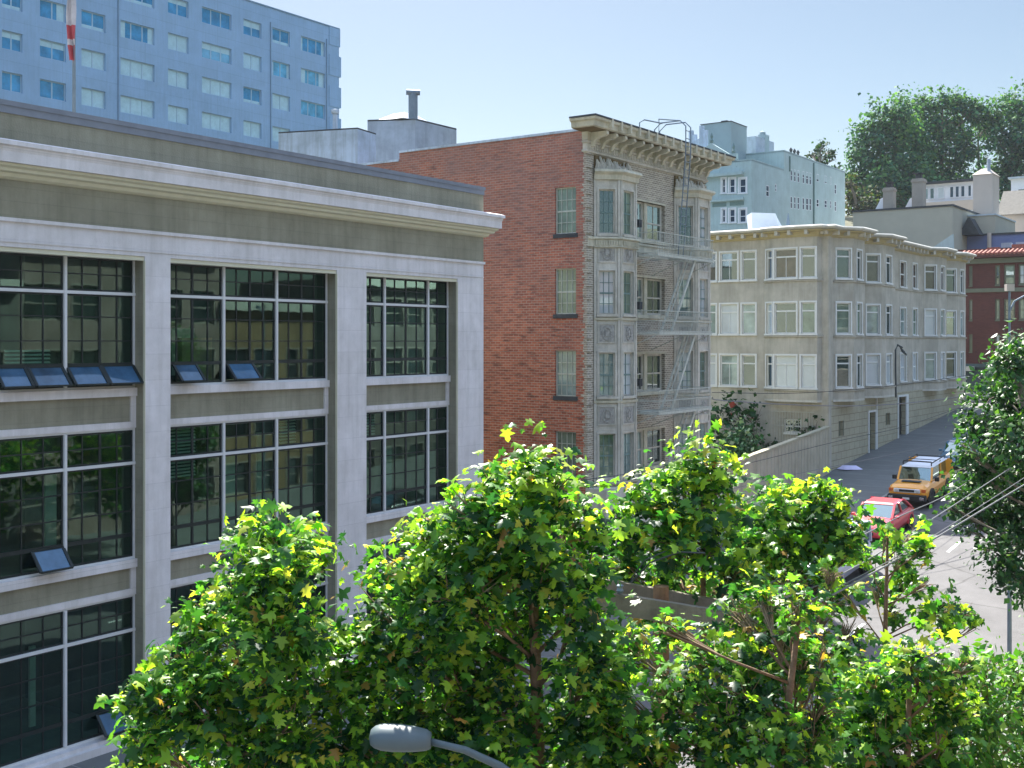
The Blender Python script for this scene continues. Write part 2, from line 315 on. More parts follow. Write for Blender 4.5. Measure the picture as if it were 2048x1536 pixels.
# ------------------------------------------------------------------ windows
def window(root, F, a0, a1, z0, z1, depth=.12, pane='g_dark', frame='c_trim', fr=.06, nx=1, ny=2, casing=0, sill=True, mun=.03, top=None, cas_d=.04, munm=None):
    f = MB()
    d0, d1 = -depth, -depth + .06
    F.box(f, a0, a0 + fr, z0, z1, d0, d1); F.box(f, a1 - fr, a1, z0, z1, d0, d1)
    F.box(f, a0 + fr, a1 - fr, z1 - fr, z1, d0, d1); F.box(f, a0 + fr, a1 - fr, z0, z0 + fr, d0, d1)
    if casing:
        c = casing
        F.box(f, a0 - c, a0, z0 - c * .6, z1 + c, .003, cas_d); F.box(f, a1, a1 + c, z0 - c * .6, z1 + c, .003, cas_d); F.box(f, a0, a1, z1, z1 + c, .003, cas_d)
    if sill: F.box(f, a0 - casing * 1.3, a1 + casing * 1.3, z0 - .1, z0, -depth + .061, .1)
    zt = z1 - fr
    if top:                           # transom bar with its own light above
        zt = z1 - (z1 - z0) * top; F.box(f, a0 + fr, a1 - fr, zt - .04, zt + .04, d0, d1 - .002)
    hs = MB() if munm else f
    for j in range(1, ny):
        zz = z0 + (zt - z0) * j / ny; h = .03 if ny == 2 or j == ny // 2 else mun / 2
        F.box(hs, a0 + fr, a1 - fr, zz - h, zz + h, d0, d1 - .012)
    for i in range(1, nx):
        aa = a0 + (a1 - a0) * i / nx; F.box(hs, aa - mun / 2, aa + mun / 2, z0 + fr, zt, d0, d1 - .02)
    w = f.build("window", M[frame], root)
    if munm and hs.v: hs.build("muntin", M[munm], w)
    g = MB(); g.quad(F.pt(a0 + fr, z0 + fr, d0 + .015), F.pt(a1 - fr, z0 + fr, d0 + .015), F.pt(a1 - fr, z1 - fr, d0 + .015), F.pt(a0 + fr, z1 - fr, d0 + .015))
    g.build("pane", M[pane], w); return w
pick = random.choice

# ================================================================== SETTING
def sheet(name, s0, s1, w0, w1, dz, mat, ns=1, nw=1, kind="structure"):
    mb = MB(); ss = np.linspace(s0, s1, ns + 1); ww = np.linspace(w0, w1, nw + 1); b = []
    for s in ss:
        for w in ww: mb.v.append(tuple(W(s, w, gz(s) + dz)))
    for i in range(ns):
        for j in range(nw):
            a = i * (nw + 1) + j; mb.f.append((a, a + nw + 1, a + nw + 2, a + 1))
    o = mb.build(name, mat); tag(o, kind=kind); return o
def ssteps(s0, s1):                  # sheet breakpoints that follow the grade exactly
    return sorted({s0, s1, *[x for x in (37.5, 99.5, 112, *range(115, 190, 6)) if s0 < x < s1]})
def sheet2(name, s0, s1, w0, w1, dz, mat, h=0):
    mb = MB(); st = ssteps(s0, s1)
    for a, b in zip(st, st[1:]):
        za, zb = gz(a) + dz, gz(b) + dz
        if h: mb.hexa([W(a, w0, za - h), W(b, w0, zb - h), W(b, w1, zb - h), W(a, w1, za - h), W(a, w0, za), W(b, w0, zb), W(b, w1, zb), W(a, w1, za)])
        else: mb.quad(W(a, w0, za), W(b, w0, zb), W(b, w1, zb), W(a, w1, za))
    return tag(mb.build(name, mat), kind="structure")
g = MB(); st = ssteps(-80, 330)
for a, b in zip(st, st[1:]): g.quad(W(a, -70, gz(a) - .15), W(b, -70, gz(b) - .15), W(b, 210, gz(b) - .15), W(a, 210, gz(a) - .15))
tag(g.build("ground", M['earth']), kind="structure")
sheet2("road", -60, 94.5, 6.95, 18.2, 0, M['asphalt'])
sheet2("cross_street", 94.5, 103.5, -60, 80, .004, M['asphalt'])
sheet2("pavement", -60, 94.5, 18.35, 23.4, .13, M['concrete'], .28)
sheet2("near_pavement", -60, 94.5, -3.2, 6.8, .13, M['concrete'], .28)
sheet2("kerb", -60, 94.5, 18.2, 18.35, .137, M['kerb'], .3)
sheet2("near_kerb", -60, 94.5, 6.8, 6.95, .137, M['kerb'], .3)
sheet2("far_pavement", 103.5, 106, -60, 80, .13, M['concrete_l'], .28)
mb = MB()
for s0 in np.arange(12, 92, 6.2):
    a, b = s0, s0 + 1.9; mb.quad(W(a, 12.75, gz(a) + .005), W(b, 12.75, gz(b) + .005), W(b, 12.88, gz(b) + .005), W(a, 12.88, gz(a) + .005))
tag(mb.build("lane_markings", M['paint']), kind="structure")
# pavement joints, thin grooves as slightly darker strips
mb = MB()
for s0 in np.arange(8, 94, 1.5):
    mb.quad(W(s0, 18.36, gz(s0) + .134), W(s0 + .03, 18.36, gz(s0 + .03) + .134), W(s0 + .03, 22.98, gz(s0 + .03) + .134), W(s0, 22.98, gz(s0) + .134))
tag(mb.build("pavement_joints", M['kerb']), kind="structure")

# ================================================================== OFFICE BUILDING (left)
NA, NW = 23.0, 23.45
A = sthing("office_building", "tan and white office building with gridded windows and deep white cornice, left foreground", "building", 31, 23, -9.6)
sE = S(967, NA); s0A = 2.0
bays = [(3.2, 10.2), (11.2, S(290, NA)), (S(341, NA), S(674, NA)), (S(733, NA), S(915, NA))]
F = Facet((s0A, NA), (sE, NA)); off = lambda s: s - s0A
zb = -9.25
opening_top = 2.02
holes = [(off(a), off(b), -9.3, opening_top) for a, b in bays]
# pilasters and lintel band (white) 
mb = MB(); wall(mb, F, -9.7, 2.62, holes, .30)
mb.build("pilaster_frame", M['white_trim'], A)
mb = MB()                             # cream moulding lining each opening
for a, b in bays:
    F.box(mb, off(a) + .0, off(b) - .0, opening_top - .10, opening_top - .003, -.16, -.03); F.box(mb, off(b) - .02, off(b) - .003, -9.3, opening_top - .1, -.05, .02)
mb.build("opening_moulding", M['cream_trim'], A)
mb = MB()                             # tan jambs behind the pilaster frame
for a, b in bays:
    for aa in (a, b):
        mb.quad((aa, NA + .3, -9.3), (aa, NW + .1, -9.3), (aa, NW + .1, opening_top), (aa, NA + .3, opening_top))
    mb.quad((a, NA + .3, opening_top), (b, NA + .3, opening_top), (b, NW + .1, opening_top), (a, NW + .1, opening_top))
    mb.quad((b - .004, NA + .055, -9.3), (b - .004, NW + .1, -9.3), (b - .004, NW + .1, opening_top - .1), (b - .004, NA + .055, opening_top - .1))
mb.build("jamb", M['tan'], A)
mb = MB(); wall(mb, F, 2.62, 5.0, [], .1)
mb.quad((sE, NA, -9.7), (sE, 40, -9.7), (sE, 40, 5.0), (sE, NA, 5.0)); mb.quad((s0A, NA, -9.7), (s0A, 40, -9.7), (s0A, 40, 5), (s0A, NA, 5))
mb.quad((s0A, 40, -9.7), (sE, 40, -9.7), (sE, 40, 5), (s0A, 40, 5)); mb.quad((s0A, NA + .5, 4.2), (sE, NA + .5, 4.2), (sE, 40, 4.2), (s0A, 40, 4.2))
mb.build("wall", M['tan'], A)
mb = MB(); F.box(mb, 0, F.L + .015, 4.86, 5.02, .002, .03); F.box(mb, -.03, F.L + .05, 5.02, 5.13, -.45, .05); mb.build("coping", M['coping'], A)
mb = MB(); sweep(mb, [(s0A, NA), (sE, NA), (sE, NA + 2)], [(.0, 4.3), (.40, 4.24), (.52, 4.2), (.52, 4.11), (.47, 4.08), (.44, 3.98), (.44, 3.76), (0, 3.76)]); mb.build("cornice", M['white_trim'], A)
mb = MB(); sweep(mb, [(s0A, NA), (sE, NA), (sE, NA + 2)], [(0, 3.755), (.36, 3.755), (.36, 3.70), (.28, 3.66), (.26, 3.60), (.15, 3.57), (.12, 3.50), (.05, 3.46), (0, 3.45)]); mb.build("cornice_moulding", M['cream_trim'], A)  # cream colour holds the warm light thrown up under the cornice
mb = MB(); F.box(mb, 0, F.L + .02, 2.56, 2.64, .002, .06); F.box(mb, 0, F.L, 2.12, 2.15, .002, .02); mb.build("band_moulding", M['white_trim'], A)
rows = [(1.98, 1.125, -1.10), (-2.06, -2.9, -5.18), (-6.04, -6.88, -9.22)]
FW = Facet((s0A, NW), (sE, NW))
vsplit = {0: [(3.2 + 10.2) / 2], 1: [S(126, NW) - 3.15, S(126, NW)], 2: [S(443, NW), S(549, NW)], 3: [S(765, NW), S(852, NW)]}
open_sash = {(1, 0): [(S(-15, NW), S(45, NW)), (S(52, NW), S(120, NW)), (S(130, NW), S(195, NW)), (S(200, NW), S(262, NW))], (2, 0): [(S(343, NW), S(388, NW)), (S(450, NW), S(500, NW))],
             (1, 1): [(S(60, NW), S(122, NW))], (1, 2): [(S(190, NW), S(238, NW))]}
for bi, (a, b) in enumerate(bays):
    for ri, (zt, zm, z0) in enumerate(rows):
        f = MB(); t = .035; splits = [a + .02] + [x for x in vsplit[bi] if a < x < b] + [b - .02]
        FW.box(f, off(a), off(b), zt - .05, zt, 0, .08); FW.box(f, off(a), off(b), zm - t, zm + t, 0, .10); FW.box(f, off(a), off(b), z0, z0 + .05, 0, .08)
        FW.box(f, off(b) - .05, off(b) - .004, z0 + .05, zt - .05, 0, .08); FW.box(f, off(a) + .004, off(a) + .05, z0 + .05, zt - .05, 0, .08)
        for x in splits[1:-1]: FW.box(f, off(x) - t, off(x) + t, z0 + .05, zt - .05, .002, .11)
        w = f.build("window", M['mullion'], A)
        m = MB()
        hop = z0 + (zm - z0) * .25
        for i, (x0, x1) in enumerate(zip(splits, splits[1:])):
            n = max(2, round((x1 - x0) / .5)); n += n % 2
            for k in range(1, n):
                th = .032 if k == n // 2 else .014; xx = off(x0 + (x1 - x0) * k / n); FW.box(m, xx - th, xx + th, z0 + .05, zt - .05, .01, .05)
            for k in (1, 2, 3): zz = z0 + (zm - z0) * k / 4; h = .045 if k == 1 else .014; FW.box(m, off(x0) + t, off(x1) - t, zz - h, zz + h, .012, .055)
            zz = (zm + zt) / 2; FW.box(m, off(x0) + t, off(x1) - t, zz - .014, zz + .014, .012, .055)
            FW.box(m, off(x0) + t, off(x0) + t + .04, z0 + .05, zt - .05, .01, .05); FW.box(m, off(x1) - t - .04, off(x1) - t, z0 + .05, zt - .05, .01, .05)
            FW.box(m, off(x0) + t, off(x1) - t, zt - .1, zt - .05, .01, .05); FW.box(m, off(x0) + t, off(x1) - t, zm - .08, zm - t, .01, .05); FW.box(m, off(x0) + t, off(x1) - t, zm + t, zm + .08, .01, .05)
            FW.box(m, off(x0) + t, off(x1) - t, z0 + .05, z0 + .1, .01, .05)
        m.build("muntin", M['dark_frame'], w)
        g = MB(); g.quad(FW.pt(off(a), z0, .03), FW.pt(off(b), z0, .03), FW.pt(off(b), zt, .03), FW.pt(off(a), zt, .03)); g.build("pane", M['glass_a'], w)
        for (x0, x1) in open_sash.get((bi, ri), []):
            m = MB(); dd = .37; zt2 = hop - .02; zb2 = z0 + .12
            def P(x, q, o=0): return FW.pt(off(x), zt2 + (zb2 - zt2) * q + o * .6, .06 + dd * q + o)
            def bar(p, q): m.bar(p, q, .07, .04)
            bar(P(x0, 0), P(x0, 1)); bar(P(x1, 0), P(x1, 1)); bar(P(x0, 1), P(x1, 1)); bar(P(x0, 0), P(x1, 0))
            so = m.build("open_sash", M['dark_frame'], w); g = MB(); g.quad(P(x0, .03), P(x1, .03), P(x1, .97), P(x0, .97)); g.build("sash_pane", M['glass_sky'], so)
    for (p0, p1) in ((-1.10, -2.06), (-5.18, -6.04)):   # spandrel: white frame round a tan panel
        f = MB(); d1 = .12
        FW.box(f, off(a), off(b) - .004, p0 - .2, p0, -.05, d1 + .05); FW.box(f, off(a), off(b) - .004, p1, p1 + .15, -.05, d1); FW.box(f, off(b) - .14, off(b) - .004, p1 + .15, p0 - .2, -.05, d1); FW.box(f, off(a), off(a) + .12, p1 + .15, p0 - .2, -.05, d1)
        sp = f.build("spandrel", M['white_trim'], A)
        f = MB(); FW.box(f, off(a) + .12, off(b) - .14, p1 + .15, p0 - .2, -.05, .06); f.build("spandrel_panel", M['tan'], sp)
    f = MB(); FW.box(f, off(a), off(b) - .004, -9.6, -9.22, -.05, .3); f.build("plinth", M['white_trim'], A)
# interior rooms
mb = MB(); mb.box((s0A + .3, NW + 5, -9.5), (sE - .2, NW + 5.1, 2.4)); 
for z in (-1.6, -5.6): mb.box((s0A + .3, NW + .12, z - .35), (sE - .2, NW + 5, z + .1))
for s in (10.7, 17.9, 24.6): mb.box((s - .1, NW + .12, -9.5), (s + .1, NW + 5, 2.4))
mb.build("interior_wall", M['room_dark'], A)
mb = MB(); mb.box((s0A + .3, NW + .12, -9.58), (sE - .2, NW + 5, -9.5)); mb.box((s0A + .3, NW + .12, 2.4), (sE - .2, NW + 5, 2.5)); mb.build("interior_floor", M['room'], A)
mb = MB()
for s, wd, zlo, zhi in ((19.9, .75, -.9, .35), (16.2, .3, -5, -3), (13.6, .25, -.7, 1.2), (22.9, .25, -5, -2.6), (26.6, .5, -5, -3.2), (28.3, .4, -5, -3.4), (15.8, .15, -9.1, -7.2), (19.3, .2, -5.1, -3.1), (21.6, .5, -5.1, -3.2)):
    mb.box((s, NW + 1.6, zlo), (s + wd, NW + 1.66, zhi))
mb.build("room_partition", M['blind'], A)
mb = MB(); mb.box((20.0, NW + 1.3, -1.0), (21.0, NW + 1.5, .1)); mb.box((28.1, NW + 1.5, -8.9), (29, NW + 1.8, -8.1)); mb.build("wooden_cabinet", M['wood'], A)
mb = MB()
for (s0_, s1_, z1_, zz0) in ((25.3, 26.3, -2.1, -2.85), (18.3, 19.5, -2.1, -3.4), (22.4, 23.0, -2.1, -3.0), (14.3, 15.4, -.2, -1.0), (25.3, 26.3, -6.1, -7.4)):
    z = z1_
    while z > zz0: mb.hexa([(s0_, NW + .16, z - .03), (s1_, NW + .16, z - .03), (s1_, NW + .2, z), (s0_, NW + .2, z), (s0_, NW + .16, z - .02), (s1_, NW + .16, z - .02), (s1_, NW + .2, z + .01), (s0_, NW + .2, z + .01)]); z -= .085
mb.build("slatted_blind", M['blind'], A)

# ================================================================== BRICK APARTMENT BUILDING (centre)
B = sthing("brick_apartment_house", "four-storey brick apartment house with bracketed cornice, red side wall and bayed front", "building", 37.5, 23, -9.6)
sB0, sB1 = 37.5, 47.7
rB = [(5.83, 4.13), (2.72, 1.05), (-.42, -2.1), (-3.53, -5.2)]
FS = Facet((sB0, 36), (sB0, 23)); so = lambda w: 36 - w
FS2 = Facet((sB0, 31.3), (sB0, 23))
hs = [(so(24.41), so(23.46), b + (0), t + .08) for t, b in rB]
mb = MB(); wall(mb, FS, -9.7, 7.65, hs, .16)
wstep = 32.3
mb.quad((sB0, wstep, 7.65), (sB0, 23, 7.65), (sB0, 23, 8.0), (sB0, wstep, 8.0)); mb.quad((sB0, wstep, 7.65), (sB0 + 3, wstep, 7.65), (sB0 + 3, wstep, 8.0), (sB0, wstep, 8.0))
mb.quad((sB0, 36, -9.7), (sB1, 36, -9.7), (sB1, 36, 7.2), (sB0, 36, 7.2))
mb.build("side_wall", M['red_brick'], B)
mb = MB(); mb.quad((sB1, 36, -9.7), (sB1, 23, -9.7), (sB1, 23, 8), (sB1, 36, 8)); mb.build("far_side_wall", M['g_wall'], B)
mb = MB(); mb.box((sB0 - .05, wstep - .02, 8.0), (sB0 + .35, 23.2, 8.09)); mb.box((sB0 - .05, 36, 7.65), (sB0 + .35, wstep + .02, 7.74)); mb.build("coping", M['pent'], B)
mb = MB(); mb.quad((sB0, 23, 7.6), (sB1, 23, 7.6), (sB1, wstep, 7.6), (sB0, wstep, 7.6)); mb.quad((sB0, wstep, 7.15), (sB1, wstep, 7.15), (sB1, 36, 7.15), (sB0, 36, 7.15)); mb.build("roof", M['roofing'], B)
for i, (t, b) in enumerate(rB):
    w = window(B, FS, so(24.41), so(23.46), b, t + .08, .14, ['g_green', 'g_green', 'g_blue', 'g_green'][i], 'iron', .045, 4, 4, sill=False, mun=.022)
    mb = MB(); FS.box(mb, so(24.41) - .07, so(23.46) + .07, b - .16, b, -.13, .05); mb.build("sill", M['roofing'], w)
    mb = MB()
    for q in (0, 3): pass
# front wall with middle windows
FF = Facet((sB0, 23), (sB1, 23)); fo = lambda s: s - sB0
m0, m1 = 41.35, 43.85
hf = [(fo(m0), fo(m1), b + .05, t - .1) for t, b in rB]
mb = MB(); wall(mb, FF, -6, 7.5, hf, .22); mb.build("front_wall", M['grey_brick'], B)
for i, (t, b) in enumerate(rB):
    for (x0, x1) in ((m0, m0 + .85), (m0 + 1.05, m1)):
        window(B, FF, fo(x0), fo(x1) - .05, b + .05, t - .1, .2, pick(['g_dark', 'g_blue']), 'stone', .09, 2, 2, sill=False, mun=.02)
    mb = MB(); FF.box(mb, fo(m0) - .1, fo(m1) + .1, b - .1, b + .045, -.15, .12); FF.box(mb, fo(m0), fo(m1), t - .1, t - .02, -.2, .04); FF.box(mb, fo(m0 + .8), fo(m0 + 1.05), b + .05, t - .1, -.2, -.06); mb.build("window_surround", M['cornice'], B)
# rusticated corner piers
mb = MB(); mb2 = MB()
for z in np.arange(-5.4, 7.2, .5):
    mb.box((sB0 - .03, 22.94, z), (sB0 + .34, 23.0 - .004, z + .42)); [mb.box((sB0 - .012, 22.996, z + .1 * j_ + .01), (sB0 - .004, 23.05 + .1 * random.random() + .08 * (j_ % 2), z + .1 * j_ + .09)) for j_ in range(5)]
    mb2.box((sB1 - .34, 22.94, z), (sB1 + .03, 22.996, z + .42))
mb.build("corner_pier", M['grey_brick'], B); mb2.build("corner_pier", M['grey_brick'], B)
# bays
PB = .75
def bbay(s0, s1):
    path = [(s0, 23), (s0 + .72, 23 - PB), (s1 - .72, 23 - PB), (s1, 23)]
    mb = MB(); cars = []
    root = None
    for k in range(3):
        f = Facet(path[k], path[k + 1]); mg = .2 if k != 1 else .2
        hl = [(mg, f.L - mg, b, t) for t, b in rB]
        wall(mb, f, -5.5, 6.35, hl, .16); cars.append((f, mg))
    bay = mb.build("bay", M['stone'], B)
    for k, (f, mg) in enumerate(cars):
        tr = MB()
        for a in (0.0, f.L - .1): f.box(tr, a + .003, a + .097, -5.5, 6.3, .003, .05)
        for i, (t, b) in enumerate(rB):
            if k < 2:
                window(B, f, mg, f.L - mg, b, t, .14, 'g_dark' if (i == 0 and k == 0) else pick(['g_blue', 'g_blue', 'g_green', 'g_pale']), 'stone', .05, 3 if k == 0 else 2, 4, sill=True, mun=.022, casing=.07, munm='aqua_dark')
            pz0, pz1 = b - 1.05, b - .42         # carved panel below the window
            if i < 3:
                rl = MB(); f.box(rl, .24, f.L - .24, pz0, pz1, -.02, .014)
                c = f.L / 2; pr = []
                zc = (pz0 + pz1) / 2
                for q in range(14):               # wreath relief
                    an = q / 14 * 2 * math.pi; a_, z_ = c + .17 * math.cos(an), zc + .24 * math.sin(an); f.box(rl, a_ - .035, a_ + .035, z_ - .035, z_ + .035, .01, .05)
                f.box(rl, c - .07, c + .07, zc - .1, zc + .12, .01, .06); rl.build("relief_panel", M['stone_dark'], bay)
                for zz in (pz0 - .06, pz1 + .02): f.box(tr, .15, f.L - .15, zz, zz + .05, .003, .04)
                f.box(tr, .17, .21, pz0 - .06, pz1 + .07, .003, .036); f.box(tr, f.L - .21, f.L - .17, pz0 - .06, pz1 + .07, .003, .036)
        tr.build("moulding", M['stone'], bay)
    for zz in (.92, -2.25): c = MB(); sweep(c, path, [(0, zz), (.09, zz - .01), (.07, zz - .1), (0, zz - .14)]); c.build("sill_course", M['cornice'], bay)
    c = MB(); sweep(c, path, [(0, 4.02), (.16, 4.0), (.18, 3.93), (.1, 3.88), (.1, 3.66), (.13, 3.62), (0, 3.56)]); c.build("string_course", M['cornice'], bay)
    c = MB(); sweep(c, path, [(0, -5.3), (.16, -5.32), (.16, -5.42), (0, -5.55)]); c.build("base_moulding", M['cornice'], bay)
    c = MB(); sweep(c, path, [(0, 6.62), (.22, 6.58), (.26, 6.48), (.12, 6.38), (.1, 6.2), (0, 6.18)]); cap = [(p[0], p[1]) for p in path]; c.prism(cap, 6.30, 6.6)
    c.build("bay_cornice", M['cornice'], bay)
    d_ = MB()                           # dentils under the bay's string course
    for k in range(3):
        f = Facet(path[k], path[k + 1]); a = .06
        while a < f.L - .05: f.box(d_, a, a + .05, 3.68, 3.86, .1, .145); a += .1
    d_.build("dentil", M['cornice'], bay)
    o_ = MB(); o_.box((s0 + .02, 22.93, 6.62), (s1 - .02, 22.996, 7.12)); o_.build("crest_shade_band", M['soffit'], bay)  # dark band paints the shade of the gaps behind the carving
    o_ = MB(); rr = random.Random(3)     # carved cresting above the bay cornice
    x = s0 + .05
    while x < s1 - .05:
        h = .3 + .2 * rr.random(); wd = .05 + .07 * rr.random()
        o_.tube([(x, 22.9, 6.58), (x + rr.uniform(-.06, .06), 22.84, 6.62 + h * .5), (x + rr.uniform(-.1, .1), 22.9, 6.6 + h)], [wd, wd * .8, wd * .5], 5)
        o_.lathe([(0, 0), (.06, .02), (.07, .06), (0, .1)], (x + .04, 22.88, 6.75 + .15 * rr.random()), 'y', 6); x += .125
    o_.build("carved_crest", M['stone'], bay)
bbay(38.03, 40.7); bbay(44.65, 47.3)
mb = MB(); sweep(mb, [(sB0, 36), (sB0, 23), (sB1, 23)], [(.0, -5.5), (0.0, -5.5)]) if 0 else None
F_ = Facet((sB0 - .06, 22.1), (sB1 + .06, 22.1)); F_.box(mb, 0, F_.L, -9.7, -5.55, -.9, 0); mb.build("stone_base", M['stone'], B)
mb = MB(); FF.box(mb, 0, FF.L, 3.62, 4.0, .004, .07); FF.box(mb, 0, FF.L, 3.9, 3.98, .07, .12); 
mb.build("string_course", M['cornice'], B)
for z in (1.0, -2.1): mb = MB(); FF.box(mb, fo(40.8), fo(44.6), z - .12, z - .03, .004, .05); mb.build("sill_course", M['cornice'], B)
# main cornice
cp = [(sB0, 23.12), (sB0, 23), (sB1, 23), (sB1, 24)]
mb = MB(); sweep(mb, cp, [(0, 8.36), (.98, 8.33), (1.02, 8.28), (1.0, 8.2), (.9, 8.16), (.88, 7.98), (.8, 7.95), (.14, 7.93), (.12, 7.62), (0, 7.6)])
co = mb.build("cornice", M['cornice'], B)
mb = MB(); sweep(mb, cp, [(0, 8.39), (1.03, 8.36), (1.05, 8.30), (1.03, 8.29)], False); mb.build("cornice_roof", M['roofing'], co)
mb = MB(); sweep(mb, cp, [(0, 7.61), (.16, 7.59), (.16, 7.54), (.07, 7.5), (.07, 7.28), (.12, 7.24), (.1, 7.18), (0, 7.15)]); mb.build("frieze", M['stone'], co)
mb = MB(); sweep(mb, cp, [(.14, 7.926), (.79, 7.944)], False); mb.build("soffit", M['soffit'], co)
mb = MB(); s = sB0 + .05
while s < sB1 - .08: FF.box(mb, fo(s), fo(s) + .07, 7.3, 7.49, .07, .12); s += .13
mb.build("dentil_row", M['stone'], co)
for i in range(15):
    s = sB0 + .1 + i * (sB1 - sB0 - .35) / 14
    br = MB(); pr = [(.12, 7.92), (.82, 7.92), (.84, 7.8), (.7, 7.72), (.45, 7.7), (.28, 7.6), (.2, 7.4), (.12, 7.38)]
    a0, a1 = fo(s), fo(s) + .17; n = len(br.v)
    br.v += [FF.pt(a0, z, d) for d, z in pr] + [FF.pt(a1, z, d) for d, z in pr]; k = len(pr)
    br.f.append(tuple(range(k))); br.f.append(tuple(range(2 * k - 1, k - 1, -1)))
    for j in range(k): br.f.append((j, (j + 1) % k, k + (j + 1) % k, k + j))
    # tile rib above, on the fascia
    FF.box(br, a0 + .03, a1 - .03, 8.0, 8.34, .88, 1.06)
    br.build("bracket", M['cornice'], co)
# fire escape
fe = MB(); fe.tube([(44.4, 22.3, 8.3), (44.4, 22.3, 6.9)], .02, 5); fr_ = fe.build("fire_escape", M['iron'], B)
for z, ssx in ((3.42, (40.1, 45.1)), (.36, (40.2, 44.9)), (-2.78, (40.2, 44.9))):
    x0, x1 = ssx; p = MB()
    w0, w1 = 21.35, 22.2
    for w_ in np.linspace(w0, w1, 9): p.bar((x0, w_, z), (x1, w_, z), .035, .03)
    p.bar((x0, w0, z - .04), (x1, w0, z - .04), .05, .1); p.bar((x0, w1, z - .04), (x1, w1, z - .04), .05, .1); p.box((x0 + .85, w1 + .03, z - .02), (x0 + 1.9, 22.9, z - .01))
    for x in (x0, x1, (x0 + x1) / 2): p.bar((x, w0, z - .05), (x, 22.95, z - .05), .04, .06); p.bar((x, w0 + .1, z - .1), (x, 22.95, z - .7), .03, .03)
    pl = p.build("platform", M['iron'], fr_)
    r = MB()
    for zz in (.85, .45, .05): r.bar((x0, w0, z + zz), (x1, w0, z + zz), .03, .03); r.bar((x0, w0, z + zz), (x0, 22.9, z + zz), .03, .03); r.bar((x1, w0, z + zz), (x1, 22.9, z + zz), .03, .03)
    x = x0
    while x <= x1: r.tube([(x, w0, z), (x, w0, z + .85)], .011, 4, False); x += .14
    r.build("railing", M['iron'], fr_)
for z0_, z1_ in ((-2.78, .36), (.36, 3.42), (-5.9, -2.78)):
    l = MB(); a, b = (41.5, z0_), (43.7, z1_)
    for w_ in (21.5, 21.95): l.bar((a[0], w_, a[1]), (b[0], w_, b[1]), .05, .12); 
    for q in np.linspace(.04, .96, 12): x, z = a[0] + (b[0] - a[0]) * q, a[1] + (b[1] - a[1]) * q; l.bar((x, 21.5, z), (x, 21.95, z), .1, .02)
    for q0 in (21.5,): l.tube([(a[0], q0, a[1] + .8), (b[0], q0, b[1] + .8)], .018, 5); [l.tube([(a[0] + (b[0] - a[0]) * q, q0, a[1] + (b[1] - a[1]) * q), (a[0] + (b[0] - a[0]) * q, q0, a[1] + (b[1] - a[1]) * q + .8)], .012, 4) for q in (.2, .5, .8)]
    l.build("ladder", M['iron'], fr_)
l = MB()
for s in (43.3, 43.75): l.tube([(s, 22.1, 3.5), (s, 21.75, 7.9), (s, 21.75, 8.9), (s, 22.0, 9.15), (s, 22.9, 9.15), (s, 23.2, 8.9), (s, 23.2, 7.7)], .028, 6)
for z in np.arange(3.6, 9, .32): l.bar((43.3, 22.1 - .35 * min(1, (z - 3.5) / 4.4), z), (43.75, 22.1 - .35 * min(1, (z - 3.5) / 4.4), z), .025, .025)
l.tube([(42.0, 23.2, 8.0), (42.0, 23.2, 9.0), (42.05, 23.0, 9.1), (43.4, 22.9, 9.15)], .028, 6); l.tube([(41.8, 22.2, 8.3), (41.8, 22.2, 9.0), (43.3, 22.0, 9.15)], .025, 6)
l.build("roof_ladder", M['metal'], fr_)
l = MB(); 
for s, w_, z in ((40.95, 22.9, 4.6), (41.0, 22.9, 1.3), (41.0, 22.9, -1.8)): l.box((s, w_ - .25, z), (s + .25, w_, z + .3)); l.box((s - .02, w_ - .12, z + .5), (s + .14, w_, z + .75))
l.build("meter_box", M['roofing'], B)

# roof boxes behind the brick house
def vbox(name, label, cat, pts, ztop, zbot, mat, group=None):   # plan polygon of world (x,y) points
    st = [SW(p[0], p[1]) for p in pts]; cx = sum(p[0] for p in st) / len(st); cy = sum(p[1] for p in st) / len(st)
    o = sthing(name, label, cat, cx, cy, zbot, group); mb = MB(); mb.prism(st, zbot, ztop); return o, mb, st
def pz(u, v, z):                      # point at height z seen at (u,v)
    t = z * FPX / (HZ - v); return ((u - 1024) / FPX * t, t)
def back(p, ds, dw): s, w = SW(*p); q = W(s + ds, w + dw); return (q.x, q.y)
z1 = 10.0; a, b, c = pz(557, 267, z1), pz(715, 258, z1), pz(752, 269.5, z1)
a2 = (a[0] + (c[0] - b[0]), a[1] + (c[1] - b[1]))
o, mb, st = vbox("rooftop_penthouse", "pale blue boxy rooftop penthouse left of the larger one with the flue", "penthouse", [a, b, c, a2], z1, 6, None); mb.build("wall", M['pent'], o)
mb = MB(); mb.prism([(p[0], p[1]) for p in st], z1 + .002, z1 + .07); mb.build("roof_edge", M['roofing'], o)
mb = MB(); p = SW(*pz(650, 262, z1)); mb.tube([(p[0] + 1, p[1] + .3, z1), (p[0] + 1, p[1] + .3, z1 + 1.0)], .12, 10); mb.lathe([(.16, 0), (.2, .1), (.2, .2), (0, .25)], (p[0] + 1, p[1] + .3, z1 + 1.0)); mb.build("vent_pipe", M['pent'], o)
z2 = 11.6; a, b, c = pz(735, 243, z2), pz(830, 240, z2), pz(913, 260, z2)
a2 = (a[0] + (c[0] - b[0]), a[1] + (c[1] - b[1]))
o, mb, st = vbox("rooftop_penthouse", "large grey rooftop penthouse carrying the tall T-shaped flue", "penthouse", [a, b, c, a2], z2, 6, None); mb.build("wall", M['pent2'], o)
mb = MB(); mb.prism(st, z2 + .002, z2 + .09); mb.build("roof_edge", M['roofing'], o)
mb = MB(); p = SW(*pz(836, 235, z2)); x, y = p[0] + .2, p[1] + .5
mb.box((x - .17, y - .17, z2), (x + .17, y + .17, z2 + 1.35)); q = Vector((D[0], -D[1], 0)); 
